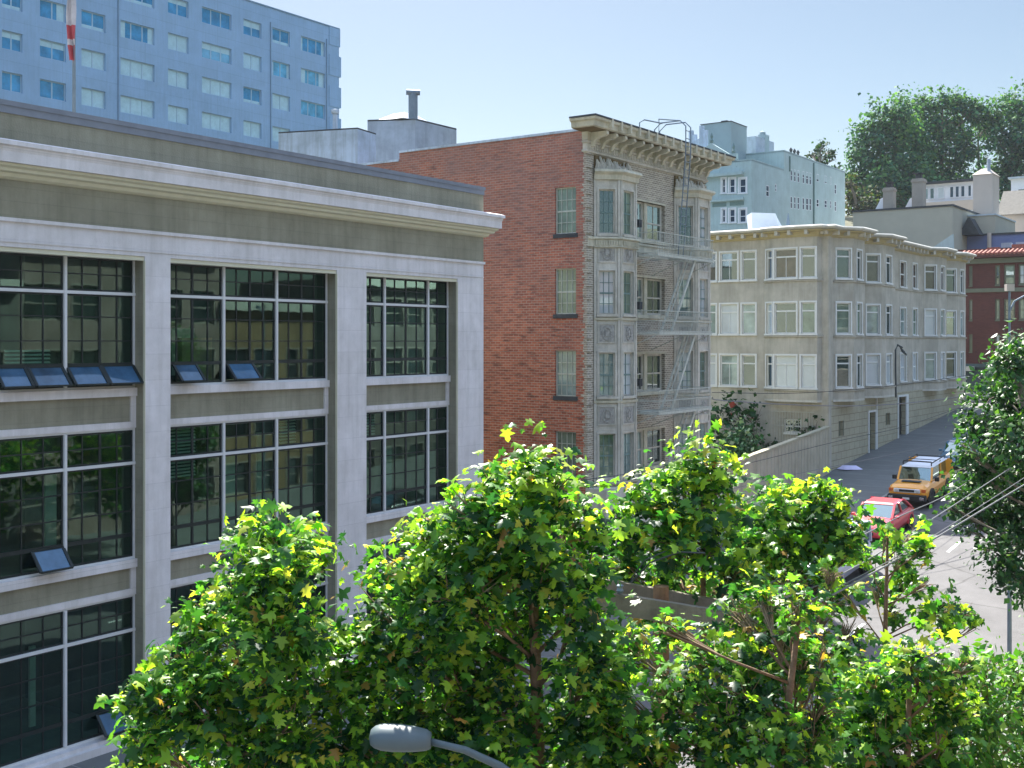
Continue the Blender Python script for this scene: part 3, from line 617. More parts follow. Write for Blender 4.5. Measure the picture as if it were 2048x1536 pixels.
mb.tube([(x - .25, y + .25, z2 + 1.4), (x + .25, y - .25, z2 + 1.4)], .15, 10); mb.build("flue", M['metal'], o)
mb = MB(); mb.hexa([(x - .3, y + .5, z2 + .1), (x + 1.6, y + .2, z2 + .1), (x + 1.6, y + 2.2, z2 + .1), (x - .3, y + 2.6, z2 + .1), (x + .3, y + .8, z2 + .5), (x + 1, y + .7, z2 + .5), (x + 1, y + 1.5, z2 + .5), (x + .3, y + 1.6, z2 + .5)]); mb.build("skylight", M['white'], o)

# ================================================================== GREIGE APARTMENT BUILDING (right)
C = sthing("bay_windowed_apartment_house", "greige three-storey apartment house with angled bays and a cream block base", "building", 63.3, 23, -7.6)
sC, eC = 63.3, 93.0; zC0, zC1 = -3.3, 6.0
rC = [(5.25, 3.6), (2.2, .45), (-.8, -2.6)]
wA = 33.0
# plan path, left to right as seen
bow = [(sC, 28.3), (sC - .55, 27.55), (sC - .75, 26.4), (sC - .6, 25.0), (sC, 24.35)]
bow = [(sC, 26.75), (sC - .5, 26.0), (sC - .62, 24.45), (sC - .5, 23.42), (sC, 23.3)]
path = [(sC, wA)] + bow + [(sC, 23.0), (64.2, 23.0), (65.3, 22.2), (67.2, 22.2), (68.0, 23.0), (69.4, 23), (70.5, 22.2), (72.9, 22.2), (73.7, 23), (81.8, 23), (82.8, 22.2), (84.9, 22.2), (85.7, 23), (86.8, 23), (88.0, 22.2), (90.2, 22.2), (91.0, 23), (eC, 23)]
segs = {}
mb = MB(); wins = []
def cw(f, a0, a1, pane=None, **k): wins.append((f, a0, a1, pane, k))
for i in range(len(path) - 1):
    f = Facet(path[i], path[i + 1]); hl = []
    def H(a0, a1, **k):
        for r, (t, b) in enumerate(rC): hl.append((a0, a1, b, t)); wins.append((f, a0, a1, r, k))
    if i == 0:
        H(wA - 30.0 - 1.2 + .0, wA - 30.0 + .0 - .15, nx=2) if 0 else None
        w_at = lambda u: (lambda k: (D[0] * sC - k * D[1] * sC) / (D[1] + k * D[0]))((u - 1024) / FPX)
        H(wA - w_at(1475), wA - w_at(1441) if 0 else wA - w_at(1475) + .01) if 0 else None
        A1, A2 = wA - w_at(1441), wA - w_at(1475); B1, B2 = wA - w_at(1484), wA - w_at(1511)
        H(A1, A2, nx=2, top=.27); H(B1, B2, top=.27)
        H(A1 - 1.2, A1 - .3, top=.27)
    elif i == 1: H(.2, f.L - .12, top=.27)
    elif i == 2: H(.08, f.L - .14, nx=2, top=.27)
    elif i == 3: H(.14, f.L - .1, top=.27)
    elif i in (7, 8, 11, 12, 15 + 1, 17, 20, 21): pass
    s0, s1 = path[i][0], path[i + 1][0]
    w0_, w1_ = path[i][1], path[i + 1][1]
    if s0 >= 64 and i > 5:
        if w1_ < w0_ or (w0_ == w1_ == 22.2):
            m = .22 if w1_ < w0_ else f.L * .28
            H(m, f.L - m, top=.25)
        elif w0_ == 23 and w1_ == 23 and f.L > 6:
            H(.5, 1.5, recess=True); H(3.0, 4.2, nx=1); H(5.8, 6.8, nx=1)
    wall(mb, f, zC0, zC1, hl, .14)
mb.build("upper_wall", M['c_wall'], C)
panes_c = [['g_wood', 'g_dark', 'g_dark'], ['g_blue', 'g_green', 'g_pale', 'g_dark'], ['g_pale', 'g_pale', 'g_blue', 'g_dark']]
rr = random.Random(5)
for f, a0, a1, r, k in wins:
    t, b = rC[r]
    if k.get('recess'):
        q = MB(); q.quad(f.pt(a0, b, -.13), f.pt(a1, b, -.13), f.pt(a1, t, -.13), f.pt(a0, t, -.13)); q.build("niche", M['h_band'], C); continue
    window(C, f, a0, a1, b, t, .12, rr.choice(panes_c[r]), 'c_trim', .06, k.get('nx', 1), 1, casing=.09, top=k.get('top', .5), sill=True)
# quoined surrounds of the flat section
mb = MB(); f = Facet((73.7, 23), (81.8, 23))
for t, b in rC:
    for a in (.36, 1.52, 2.75, 4.32): 
        for j in range(8): z = b + (t - b) * j / 8; f.box(mb, a, a + (.12 if j % 2 else .18), z, z + .14, .004, .05)
    f.box(mb, .3, 1.7, b - .35, b - .02, .004, .08)
mb.build("quoin", M['c_corn'], C)
mb = MB()
for t, b in rC: 
    for i in range(1, 5): pass
    sweep(mb, path[:6][1:], [(0.004, b - .12), (.1, b - .13), (.08, b - .2), (0.004, b - .22)], False)
    sweep(mb, path[7:], [(0.004, b - .14), (.1, b - .15), (.08, b - .22), (0.004, b - .24)], False)
mb.build("sill_course", M['c_wall'], C)
# base
zb0 = -9.2
mb = MB(); FB = Facet((sC, 23), (eC, 23)); bo = lambda s: s - sC
doors = [(bo(S(1796, 23)), bo(S(1811, 23)), gz(75), gz(75) + 2.9), (bo(S(1737, 23)), bo(S(1750, 23)), gz(70), gz(70) + 2.6)]
ventsC = [(bo(S(1678, 23)), bo(S(1686, 23)), Z(1682, 872, 23), Z(1682, 842, 23)), (bo(S(1772, 23)), bo(S(1779, 23)), Z(1775, 850, 23), Z(1775, 826, 23))]
wall(mb, FB, zb0, zC0, doors + ventsC, .35)
wall(mb, Facet((eC, 23), (eC, wA)), zb0, zC1, [], .1)
mb.build("block_base", M['c_base'], C)
mb = MB(); FL = Facet((sC, wA), (sC, 23)); a0 = wA - w_at(1568); a1 = wA - w_at(1602)
zw0, zw1 = Z(1600, 868, 23) * 1.06, Z(1600, 840, 23) * 1.06
wall(mb, FL, zb0, zC0, [(a0, a1, zw0, zw1)], .15); mb.build("side_base", M['c_wall'], C)
window(C, FL, a0, a1, zw0, zw1, .12, 'g_dark', 'c_trim', .07, 1, 2)
mb = MB()
for x in np.arange(a0 - .7, a1 + .8, .16): FL.box(mb, x, x + .02, zw0 - .5, zw1 + .4, .1, .12)
for z in (zw0 - .5, (zw0 + zw1) / 2, zw1 + .4): FL.box(mb, a0 - .7, a1 + .8, z, z + .03, .1, .125)
mb.build("window_grille", M['iron'], C)
mb = MB(); q = bo(S(1648, 23)); FB.box(mb, -.02, .45, zb0, zC1, .004, .06); FL.box(mb, wA - 23 - .35, wA - 23 + .02, zb0, zC1, .004, .05); mb.build("corner_pilaster", M['c_wall'], C)
for n_, (x0, x1, z0_, z1_) in enumerate(doors):
    d = MB(); FB.box(d, x0, x1, z0_, z1_, -.33, -.28); dr = d.build("door", M['black_trim' if n_ == 0 else 'h_band'], C)
    d = MB(); FB.box(d, x0 - .14, x0, z0_ - .1, z1_ + .12, .004, .07); FB.box(d, x1, x1 + (.5 if n_ == 0 else .14), z0_ - .1, z1_ + .12, .004, .07); FB.box(d, x0, x1, z1_, z1_ + .12, .004, .07); d.build("door_frame", M['c_trim'], dr)
for x0, x1, z0_, z1_ in ventsC: 
    d = MB(); FB.box(d, x0, x1, z0_, z1_, -.2, -.15); FB.box(d, x0 - .05, x0, z0_, z1_, .004, .03); FB.box(d, x1, x1 + .05, z0_, z1_, .004, .03); d.build("vent", M['h_band'], C)
d = MB(); FB.box(d, bo(S(1748, 23)) + .3, bo(S(1748, 23)) + .42, gz(71), zC0 + .3, .01, .1); d.build("downpipe", M['c_trim'], C)
# bay undersides
mb = MB()
for i0, i1 in ((1, 5), (7, 10), (11, 14), (15, 18), (19, 22)):
    poly = path[i0:i1 + 1]; mb.prism(poly, zC0 - .12, zC0 + .001)
    cx = sum(p[0] for p in poly) / len(poly); cy = sum(p[1] for p in poly) / len(poly)
mb.build("bay_base", M['c_corn'], C)
mb = MB(); sweep(mb, path, [(0, 6.55), (.62, 6.5), (.72, 6.42), (.70, 6.34), (.58, 6.28), (0, 6.26)]); 
cc = mb.build("cornice", M['c_corn'], C)
mb = MB(); sweep(mb, path, [(0, 6.255), (.5, 6.255), (.48, 6.2), (.16, 6.14), (.14, 5.98), (.06, 5.9), (0, 5.88)]); mb.build("cornice_moulding", M['c_ochre'], cc)
mb = MB()
for i in range(len(path) - 1):
    f = Facet(path[i], path[i + 1]); n = max(1, int(f.L / .75)); 
    for j in range(n): a = f.L * (j + .5) / n; mb = MB(); f.box(mb, a - .09, a + .09, 6.0, 6.25, .1, .5); mb.build("modillion", M['c_corn'], cc)
mb = MB(); mb.prism(path + [(eC, wA)], 6.2, 6.3); mb.build("roof", M['pale_roof'], C)
mb = MB(); p = SW(*pz(1664, 435, 7)); mb.lathe([(.9, 6.3 - 6.3), (.3, .5), (.12, .7), (.1, 1.0), (.02, 1.5)], (68, 27.2, 6.4), n=12); mb.build("roof_finial", M['metal'], C)
mb = MB(); a_ = pz(1503, 425, 8.0); p0 = SW(*a_); mb.hexa([(p0[0], p0[1], 6.3), (p0[0] + 1.2, p0[1] - 1.5, 6.3), (p0[0] + 4, p0[1] - 1, 6.3), (p0[0] + 2, p0[1] + 1, 6.3), (p0[0], p0[1], 8.0), (p0[0] + .9, p0[1] - 1.2, 7.95), (p0[0] + 2.6, p0[1] - .6, 7.9), (p0[0] + 1.5, p0[1] + 1, 8.0)]); mb.build("stair_bulkhead", M['white'], C)
# service mast on the facade
mast = sthing("service_mast", "dark bent service pipe with cable loops standing on the greige house front", "pipe", S(1792, 22.6), 22.75, Z(1792, 800, 22.75)); s_ = S(1792, 22.75)
mb = MB(); mb.tube([(s_, 22.75, Z(1792, 795, 22.75)), (s_ - .1, 22.75, Z(1792, 740, 22.75)), (s_ - .1, 22.75, Z(1792, 700, 22.75)), (s_ + .2, 22.7, Z(1792, 690, 22.75)), (s_ + .8, 22.6, Z(1792, 695, 22.75))], .06, 7)
mb.build("pipe", M['iron_dark'], mast); mb = MB()
for k in range(4): mb.tube([(s_ + .3 + .3 * k, 22.6, Z(1792, 693 + 3 * k, 22.7)), (s_ + .5 + .3 * k, 22.5, Z(1792, 705 + 2 * k, 22.7)), (s_ + .7 + .3 * k, 22.6, Z(1792, 697 + 3 * k, 22.7))], .03, 5)
mb.build("cable_loop", M['wire_dark'], mast)

# sloped board wall in front of the yard between the two houses, with steps behind
fs0, fs1 = S(1440, 22.9), sC - .1
yw = sthing("yard_wall", "cream board wall with a sloping top in front of the shrubs beside the greige house", "wall", (fs0 + fs1) / 2, 23, -8)
mb = MB(); zt0, zt1 = Z(1470, 925, 22.9), Z(1643, 858, 22.9)
sA_ = S(1470, 22.9)
mb.hexa([(fs0, 22.85, -9.5), (fs1, 22.85, -8), (fs1, 23.05, -8), (fs0, 23.05, -9.5), (fs0, 22.85, zt0 - .15), (fs1, 22.85, zt1), (fs1, 23.05, zt1), (fs0, 23.05, zt0 - .15)]); mb.build("boards", M['fence'], yw)
mb = MB(); mb.bar((fs0, 22.95, zt0 - .1), (fs1, 22.95, zt1 + .05), .3, .1); mb.build("capping", M['c_base'], yw)
mb = MB()
for s in np.arange(fs0, fs1, .45): mb.box((s, 22.838, -9.4), (s + .03, 22.849, (zt0 - .15) + (zt1 - zt0 + .15) * (s - fs0) / (fs1 - fs0) - .05))
mb.build("board_joint", M['c_wall'], yw)

# ================================================================== FAR BUILDINGS
# aqua building
NE = 46.8
E = sthing("aqua_apartment_house", "tall pale aqua apartment block with rooftop tower, behind the greige house", "building", S(1503, NE), NE, -5)
sE0, sE1 = S(1503, NE), S(1690, NE); sEm = S(1568, NE)
FE = Facet((sE0, NE), (sE1, NE)); eo = lambda s: s - sE0
EL = Facet((sE0, NE + 14), (sE0, NE))
hw = []
def ehole(u0, u1, v0, v1): hw.append((eo(S(u0, NE)), eo(S(u1, NE)), Z((u0 + u1) / 2, v1, NE), Z((u0 + u1) / 2, v0, NE)))
for us in ((1581, 1584), (1588, 1591), (1595, 1598), (1605, 1608), (1612, 1616), (1619, 1622), (1633, 1637), (1649, 1653), (1660, 1662), (1669, 1672)):
    v = 338 + (us[0] - 1581) * .2; h = 24 if us[0] < 1625 else 15
    if us[0] == 1669: v, h = 368, 20
    ehole(us[0], us[1] + .5, v, v + h)
    v = 393 + (us[0] - 1581) * .11; ehole(us[0], us[1] + .5, v, v + h)
ehole(1532, 1538, 371, 393); ehole(1550, 1553, 368, 383)
mb = MB(); wall(mb, FE, -6, 18.1, hw, .06)
FE2 = Facet((sEm, NE), (sE1, NE)); wall(mb, FE2, 18.1, 20.1)
hl = []
wE = lambda u: (lambda k: (D[0] * sE0 - k * D[1] * sE0) / (D[1] + k * D[0]))((u - 1024) / FPX)
for u0, u1 in ((1444, 1451), (1459, 1470), (1479, 1492)):
    for v0, v1 in ((357, 386), (418, 445)):
        t_ = (sE0 * D[1] + wE((u0 + u1) / 2) * D[0]); z = lambda v: (HZ - v) / FPX * t_
        hl.append((NE + 14 - wE(u0), NE + 14 - wE(u1), z(v1), z(v0)))
wall(mb, EL, -6, 18.1, hl, .2); mb.quad((sEm, NE, 18.1), (sEm, NE + 14, 18.1), (sEm, NE + 14, 20.1), (sEm, NE, 20.1)); mb.quad((sE1, NE, -6), (sE1, NE + 14, -6), (sE1, NE + 14, 20.1), (sE1, NE, 20.1)); mb.quad((sE0, NE + 14, -6), (sE1, NE + 14, -6), (sE1, NE + 14, 20.1), (sE0, NE + 14, 18))
mb.build("wall", M['aqua'], E)
mb = MB(); mb.prism([(sE0, NE), (sEm, NE), (sEm, NE + 14), (sE0, NE + 14)], 17.9, 18.0); mb.prism([(sEm, NE), (sE1, NE), (sE1, NE + 14), (sEm, NE + 14)], 19.9, 20.0); mb.build("roof", M['aqua_grey'], E)
for h in hw: window(E, FE, *h, depth=.05, pane='black_pane', frame='white', fr=.05, casing=.0, sill=False, ny=2)
for h in hl: window(E, EL, *h, depth=.12, pane='black_pane', frame='white', fr=.09, casing=.15, sill=True, ny=2)
mb = MB(); zz = 15.3; 
t_ = tw(1460, NE)
EL.box(mb, 14 - 9, 14 - .8, Z(1500, 346, NE) - .05, Z(1500, 346, NE) + .25, .0, .5); EL.box(mb, 14 - 9, 14 - .8, Z(1500, 396, NE) - .1, Z(1500, 396, NE) + .15, .0, .3); mb.build("bay_moulding", M['aqua'], E)
mb = MB()
for k in range(4): EL.box(mb, 14 - 8 + k * 1.9, 14 - 8 + k * 1.9 + 1.5, Z(1500, 408, NE), Z(1500, 400, NE), .01, .05)
mb.build("louvre", M['aqua_dark'], E)
mb = MB(); EL.box(mb, 14 - 7.2, 14 - 1.6, 18.0, 18.8, -.4, 0)      # stepped gable
gp = [(14 - 6.4, 18.8), (14 - 4.4, 20.1), (14 - 2.4, 18.8)]; n = 0
mb.v_ = None; b_ = len(mb.v); mb.v += [EL.pt(a, z, 0) for a, z in gp] + [EL.pt(a, z, -.4) for a, z in gp]; mb.f += [(b_, b_ + 1, b_ + 2), (b_ + 5, b_ + 4, b_ + 3), (b_, b_ + 1, b_ + 4, b_ + 3), (b_ + 1, b_ + 2, b_ + 5, b_ + 4), (b_ + 2, b_, b_ + 3, b_ + 5)]
mb.build("gable", M['aqua'], E)
mb = MB()
for a, z in ((14 - 4.4, 20.1), (14 - 6.8, 18.8), (14 - 2.0, 18.8), (14 - 1.6, 17.2), (14 - 5.5, 17.2)): p = EL.pt(a, z, -.2); mb = MB(); mb.lathe([(.16, 0), (.22, .25), (.1, .45), (.16, .7), (0, 1.1)], p, n=8); mb.build("finial", M['aqua_dark'], E)
def ebox(name, u0, u1, v, dist, dep, mat, zb_=17.5):
    k0, k1 = (u0 - 1024) / FPX, (u1 - 1024) / FPX; z = (HZ - v) / FPX * dist; p = SW(k1 * dist, dist); wd = (k1 - k0) * dist / D[1] * 1.0
    mb = MB(); mb.box((p[0], p[1], zb_), (p[0] + dep, p[1] + wd, z)); return mb, p, z, wd
mb, p, z, wd = ebox("t", 1408, 1462, 243, 121, 4, None); t = mb.build("roof_tower", M['aqua_grey'], E)
mb = MB(); mb.box((p[0] - .05, p[1] - .05, z), (p[0] + 4.05, p[1] + wd + .05, z + .08)); mb.box((p[0] + .8, p[1] + .8, z + .08), (p[0] + 1.5, p[1] + 1.5, z + .35)); mb.build("tower_cap", M['roofing'], t)
mb, p, z, wd = ebox("t", 1484, 1512, 272, 126, 5, None); mb.build("roof_room", M['pent2'], E)
mb, p, z, wd = ebox("t", 1518, 1530, 268, 128, 1.2, None); mb.lathe([(.35, 0), (.35, .3), (0, .5)], (p[0] + .5, p[1] + .5, z), n=8); mb.build("chimney", M['aqua_grey'], E)
mb = MB(); pp = SW((1395 - 1024) / FPX * 120, 120)
for k in range(5): mb.box((pp[0] - 1 + k * .6, pp[1] - 1.5 + .7 * k, 18), (pp[0] - .6 + k * .6, pp[1] - 1.1 + .7 * k, 21.6 + .7 * math.sin(k * 2.1)))
mb.build("rooftop_equipment", M['pent'], E)
mb = MB()
for u in (1596, 1603, 1610): s = S(u, NE); mb.lathe([(.1, 0), (.14, .5), (.22, .6), (0, .9)], (s, NE + .8, 20.1), n=7)
mb.build("roof_vent", M['roofing'], E)
mb = MB(); FE.box(mb, eo(S(1626, NE)), eo(S(1626, NE)) + .15, 3, 19.8, .01, .15); FE.box(mb, eo(S(1578, NE)), eo(S(1578, NE)) + .12, 18, 19.6, .01, .15); mb.build("downpipe", M['aqua_dark'], E)

# grey-tan block with chimneys
def facing_box(name, label, cat, u1, v1, t1, u0, dep, zb_, mat):
    """box whose near corner is seen at (u1,v1) at distance t1, running away to the left as far as column u0"""
    p = pix(u1, v1, t1); s, w = SW(p.x, p.y); k = (u0 - 1024) / FPX
    wl_ = (D[0] * s - k * D[1] * s) / (D[1] + k * D[0])
    o = sthing(name, label, cat, s, w, zb_); mb = MB(); mb.box((s, w, zb_), (s + dep, wl_, p.z)); mb.build("wall", mat, o); return o, s, w, wl_, p.z
G, s, w, wl_, zt = facing_box("grey_stucco_building", "plain grey-tan windowless building with two tapering chimneys, under the hill trees", "building", 1905, 412, 112, 1706, 12, -5, M['g_wall'])
mb = MB(); mb.box((s - .1, w - .1, zt), (s + 12, wl_ + .1, zt + .18)); mb.build("parapet_cap", M['roofing'], G)
for u, vt, hw_ in ((1779, 376, 10), (1838, 358, 11)):
    t_ = 118; p = pix(u, vt, t_); cs, cw_ = SW(p.x, p.y); r_ = hw_ / FPX * t_
    c = MB(); c.box((cs - r_, cw_ - r_, zt - .5), (cs + r_, cw_ + r_, p.z)); c.box((cs - r_ * 1.15, cw_ - r_ * 1.15, p.z - .35), (cs + r_ * 1.15, cw_ + r_ * 1.15, p.z - .15)); ch = c.build("chimney", M['chim'], G)
    c = MB(); c.box((cs - r_ * .5, cw_ - r_ * .5, p.z), (cs + r_ * .5, cw_ + r_ * .5, p.z + .45)); c.box((cs - r_ * .8, cw_ - r_ * .8, p.z + .5), (cs + r_ * .8, cw_ + r_ * .8, p.z + .58)); c.build("chimney_cap", M['roofing'], ch)
    c = MB(); c.hexa([(cs - .2, cw_ + r_, zt), (cs + .5, cw_ + r_, zt), (cs + .5, cw_ + r_ + 1.1, zt), (cs - .2, cw_ + r_ + 1.1, zt), (cs - .2, cw_ + r_, zt + 1.6), (cs + .5, cw_ + r_, zt + 1.6), (cs + .5, cw_ + r_ + .3, zt + 1.5), (cs - .2, cw_ + r_ + .3, zt + 1.5)]); c.build("chimney_shoulder", M['white'], ch)
# stepped low pieces right of it
T, s, w, wl_, zt = facing_box("terraced_house", "white terraced house with a flat roof and big pale chimney, below the hill trees", "building", 1950, 362, 128, 1845, 8, -2, M['white'])
FT = Facet((s, wl_), (s, w)); mb = MB(); FT.box(mb, -.5, FT.L + .2, zt, zt + .25, -8, .5); mb.build("flat_roof", M['roofing'], T)
for a0, a1, pn in [(FT.L * (a - 1845) / 105, FT.L * (b - 1845) / 105, q) for a, b, q in ((1849, 1858, 'g_blue'), (1860, 1870, 'g_dark'), (1876, 1890, 'g_pale'), (1900, 1909, 'black_pane'), (1911, 1920, 'black_pane'), (1922, 1931, 'black_pane'), (1936, 1944, 'black_pane'))]:
    if 1: window(T, Facet((s - .06, wl_), (s - .06, w)), a0, a1, zt - 1.7, zt - .4, .0, pn, 'white', .08, 1, 1, sill=False)
mb = MB(); FT.box(mb, -.2, FT.L, zt - 3.2, zt - 2.1, .5, .7); mb.build("terrace_parapet", M['chim_pale'], T)
p = pix(1985, 347, 120); s, w = SW(p.x, p.y); mb = MB(); k = (1946 - 1024) / FPX; wq = (D[0] * s - k * D[1] * s) / (D[1] + k * D[0])
mb.box((s, w, 0), (s + 3, wq, p.z)); mb.hexa([(s - .1, w - .1, p.z), (s + 3.1, w - .1, p.z), (s + 3.1, wq + .1, p.z), (s - .1, wq + .1, p.z), (s + 1, w + .6, p.z + .7), (s + 2, w + .6, p.z + .7), (s + 2, wq - .6, p.z + .7), (s + 1, wq - .6, p.z + .7)])
bc = mb.build("chimney_block", M['chim_pale'], T); mb = MB(); mb.tube([(s + .6, w + .5, p.z), (s + .6, w + .5, p.z + 1.6)], .18, 8); mb.build("chimney_pot", M['pent2'], bc)
U, s, w, wl_, zt = facing_box("stepped_annex", "low tan stepped annex right of the windowless grey-tan building, below the pale chimney", "building", 1990, 430, 115, 1906, 9, -5, M['g_wall'])
mb = MB(); mb.box((s - .1, w - .1, zt), (s + 9, wl_ + .1, zt + .15)); mb.build("parapet_cap", M['pale_roof'], U)
mb = MB(); mb.hexa([(s - 2, w + 1, zt - 2), (s - .05, w + 1, zt - 2), (s - .05, w + 3, zt - 2), (s - 2, w + 3, zt - 2), (s - 2, w + 1.9, zt - .3), (s - .05, w + 1.9, zt - .3), (s - .05, w + 2.1, zt - .3), (s - 2, w + 2.1, zt - .3)]); mb.build("skylight", M['roofing'], U)
V, s, w, wl_, zt = facing_box("hillside_house", "tan hillside house with a sloping dark tiled roof at the right edge", "building", 2100, 425, 135, 2004, 9, -2, M['chim_pale'])
mb = MB(); mb.hexa([(s - .6, w - .5, zt), (s + 9.5, w - .5, zt), (s + 9.5, wl_ + .5, zt), (s - .6, wl_ + .5, zt), (s + 3, w - .5, zt + 3.2), (s + 5, w - .5, zt + 3.2), (s + 5, wl_ + .5, zt + 3.2), (s + 3, wl_ + .5, zt + 3.2)]); mb.build("roof", M['tile_dark'], V)
V2, s, w, wl_, zt = facing_box("white_house", "small white house with a dark window, high at the right edge against the trees", "house", 2110, 352, 150, 2022, 8, 2, M['white'])
FV = Facet((s - .05, wl_), (s - .05, w)); window(V2, FV, .8, 2.2, zt - 2.8, zt - 1.3, .0, 'g_dark', 'white', .12, 1, 2, sill=False)
mb = MB(); mb.box((s - .4, w - .3, zt), (s + 8, wl_ + .3, zt + .25)); mb.build("roof", M['pale_roof'], V2)
# blue house behind the red brick one
Bl, s, w, wl_, zt = facing_box("blue_house", "blue-violet flat-topped house behind the red brick building with a tiled edge", "house", 2100, 462, 112, 1903, 10, -5, M['blue_wall'])
mb = MB(); mb.box((s - .12, w, zt - .12), (s + 10, wl_ + .1, zt + .06)); mb.build("roof_edge", M['roofing'], Bl)
mb = MB(); p = pix(1955, 462, 111); q = SW(p.x, p.y); mb.tube([(s - .4, q[1], 5), (s - .4, q[1], zt + .1)], .2, 8); mb.build("flue", M['chim_pale'], Bl)
mb = MB(); p = pix(1885, 480, 104); q = SW(p.x, p.y)
mb.hexa([(q[0], q[1] - 1, 6), (q[0] + .3, q[1] - 1, 6), (q[0] + .3, q[1] + 1.6, 6), (q[0], q[1] + 1.6, 6), (q[0], q[1] - .9, 9.6), (q[0] + .3, q[1] - .9, 9.6), (q[0] + .3, q[1] + 1.6, 8.0), (q[0], q[1] + 1.6, 8.0)]) 
lt = mb.build("gable_wall", M['aqua'], Bl)
# red brick building across the cross street
sH = 104.6
Hh = sthing("red_brick_building", "dark red brick building with olive bands and red tile edge, ending the street", "building", sH, 24, -4.5)
FH = Facet((sH, 34), (sH, 12)); tH = lambda w: sH * D[1] + w * D[0]
wH = lambda u: (lambda k: (D[0] * sH - k * D[1] * sH) / (D[1] + k * D[0]))((u - 1024) / FPX)
aH = lambda u: 34 - wH(u); zH = lambda v, u=2000: (HZ - v) / FPX * tH(wH(u))
rH = [(530, 570), (598, 640), (668, 704)]; hh = []
for v0, v1 in rH:
    for u0, u1 in ((1938, 1945), (1990, 2000), (2008, 2030), (2037, 2050), (2060, 2070), (2080, 2100)):
        hh.append((aH(u0), aH(u1), zH(v1), zH(v0)))
mb = MB(); wall(mb, FH, zH(728), zH(515), hh, .2); wall(mb, Facet((sH, 12), (sH + 12, 12)), -5, zH(515)); mb.build("wall", M['h_brick'], Hh)
for h in hh: window(Hh, FH, *h, depth=.16, pane=pick(['g_dark', 'g_pale', 'g_green']), frame='h_band', fr=.12, ny=2, sill=True)
mb = MB(); FH.box(mb, 0, FH.L, zH(584), zH(576), .004, .12); FH.box(mb, 0, FH.L, zH(526), zH(516), .004, .2); mb.build("band", M['h_band'], Hh)
mb = MB(); FH.box(mb, 0, FH.L, -5.4, zH(728), -.1, .12); FH.box(mb, 0, FH.L, zH(735), zH(728), .12, .4); mb.build("shopfront_base", M['h_base'], Hh)
mb = MB(); FH.box(mb, 0, FH.L, zH(515), zH(508), -.4, .6); FH.box(mb, 0, FH.L, zH(508), zH(494), -1.5, -1.2); mb.build("parapet", M['h_brick'], Hh)
mb = MB(); a = aH(1925)
while a < FH.L: mb.tube([FH.pt(a, zH(499), -.9), FH.pt(a, zH(508), .62)], .13, 6); a += .36
mb.build("tile_edge", M['tile'], Hh)
mb = MB(); a = aH(1925) 
for v_, a_ in ((494, 4.5), (490, 6.5), (494, 9), (490, 11)): mb = MB(); FH.box(mb, aH(1980) + a_ - 5, aH(1980) + a_ - 4, zH(500), zH(v_ - 2), -1.6, -1.1); mb.build("merlon", M['tile'], Hh)
mb = MB(); FH.box(mb, aH(1925), aH(1952), zH(742), zH(733), .4, 1.6); mb.build("awning", M['c_corn'], Hh)
mb = MB(); FH.box(mb, aH(1918), aH(1931), zH(790), zH(752), .13, .16); mb.build("shop_opening", M['black_trim'], Hh)
mb = MB(); a = aH(1985)
for k in range(3): FH.box(mb, a + k * 1.2, a + k * 1.2 + .8, zH(490), zH(480), -4, -3.2); 
mb.build("rooftop_unit", M['pent2'], Hh)

# hotel
NHt = 74.3; zr = 28.6
Ht = sthing("hotel_tower", "large blue-grey slab building with rows of picture windows at top left", "building", S(678, NHt), NHt, -9)
h0, h1 = S(-120, NHt), S(678, NHt); FHt = Facet((h0, NHt), (h1, NHt)); ho = lambda s: s - h0
cols = [(-105, -60, 2), (-48, -5, 2), (4, 45, 2), (80, 132, 2), (163, 211, 2), (241, 309, 3), (336, 377, 2), (404, 463, 3), (487, 523, 2), (545, 580, 2), (602, 650, 3)]
hh = []; kinds = []
zc = [26.35 - 2.83 * i for i in range(6)]
pat = {(336, 1): 'h_curt', (241, 2): 'h_curt', (336, 2): 'h_curt', (404, 1): 'h_mid', (404, 2): 'h_curt', (487, 1): 'h_curt', (241, 3): 'h_curt', (336, 3): 'h_curt', (404, 3): 'h_curt', (545, 1): 'h_mid', (545, 2): 'h_curt', (487, 3): 'h_curt', (163, 3): 'h_curt', (163, 2): 'h_curt', (602, 1): 'h_mid', (602, 2): 'h_mid'}
for ci, (u0, u1, n) in enumerate(cols):
    for ri, z in enumerate(zc):
        hh.append((ho(S(u0, NHt)), ho(S(u1, NHt)), z - .62, z + .68)); kinds.append((n, pat.get((u0, ri), 'h_curt' if random.random() < .18 else 'h_glass')))
mb = MB(); wall(mb, FHt, -9, zr, hh, .22); mb.quad((h1, NHt, -9), (h1, NHt + 14, -9), (h1, NHt + 14, zr), (h1, NHt, zr)); mb.quad((h0, NHt, -9), (h0, NHt + 14, -9), (h0, NHt + 14, zr), (h0, NHt, zr)); mb.quad((h0, NHt + 14, -9), (h1, NHt + 14, -9), (h1, NHt + 14, zr), (h0, NHt + 14, zr)); mb.quad((h0, NHt, zr - .3), (h1, NHt, zr - .3), (h1, NHt + 14, zr - .3), (h0, NHt + 14, zr - .3)); mb.build("wall", M['hotel'], Ht)
rc = random.Random(9)
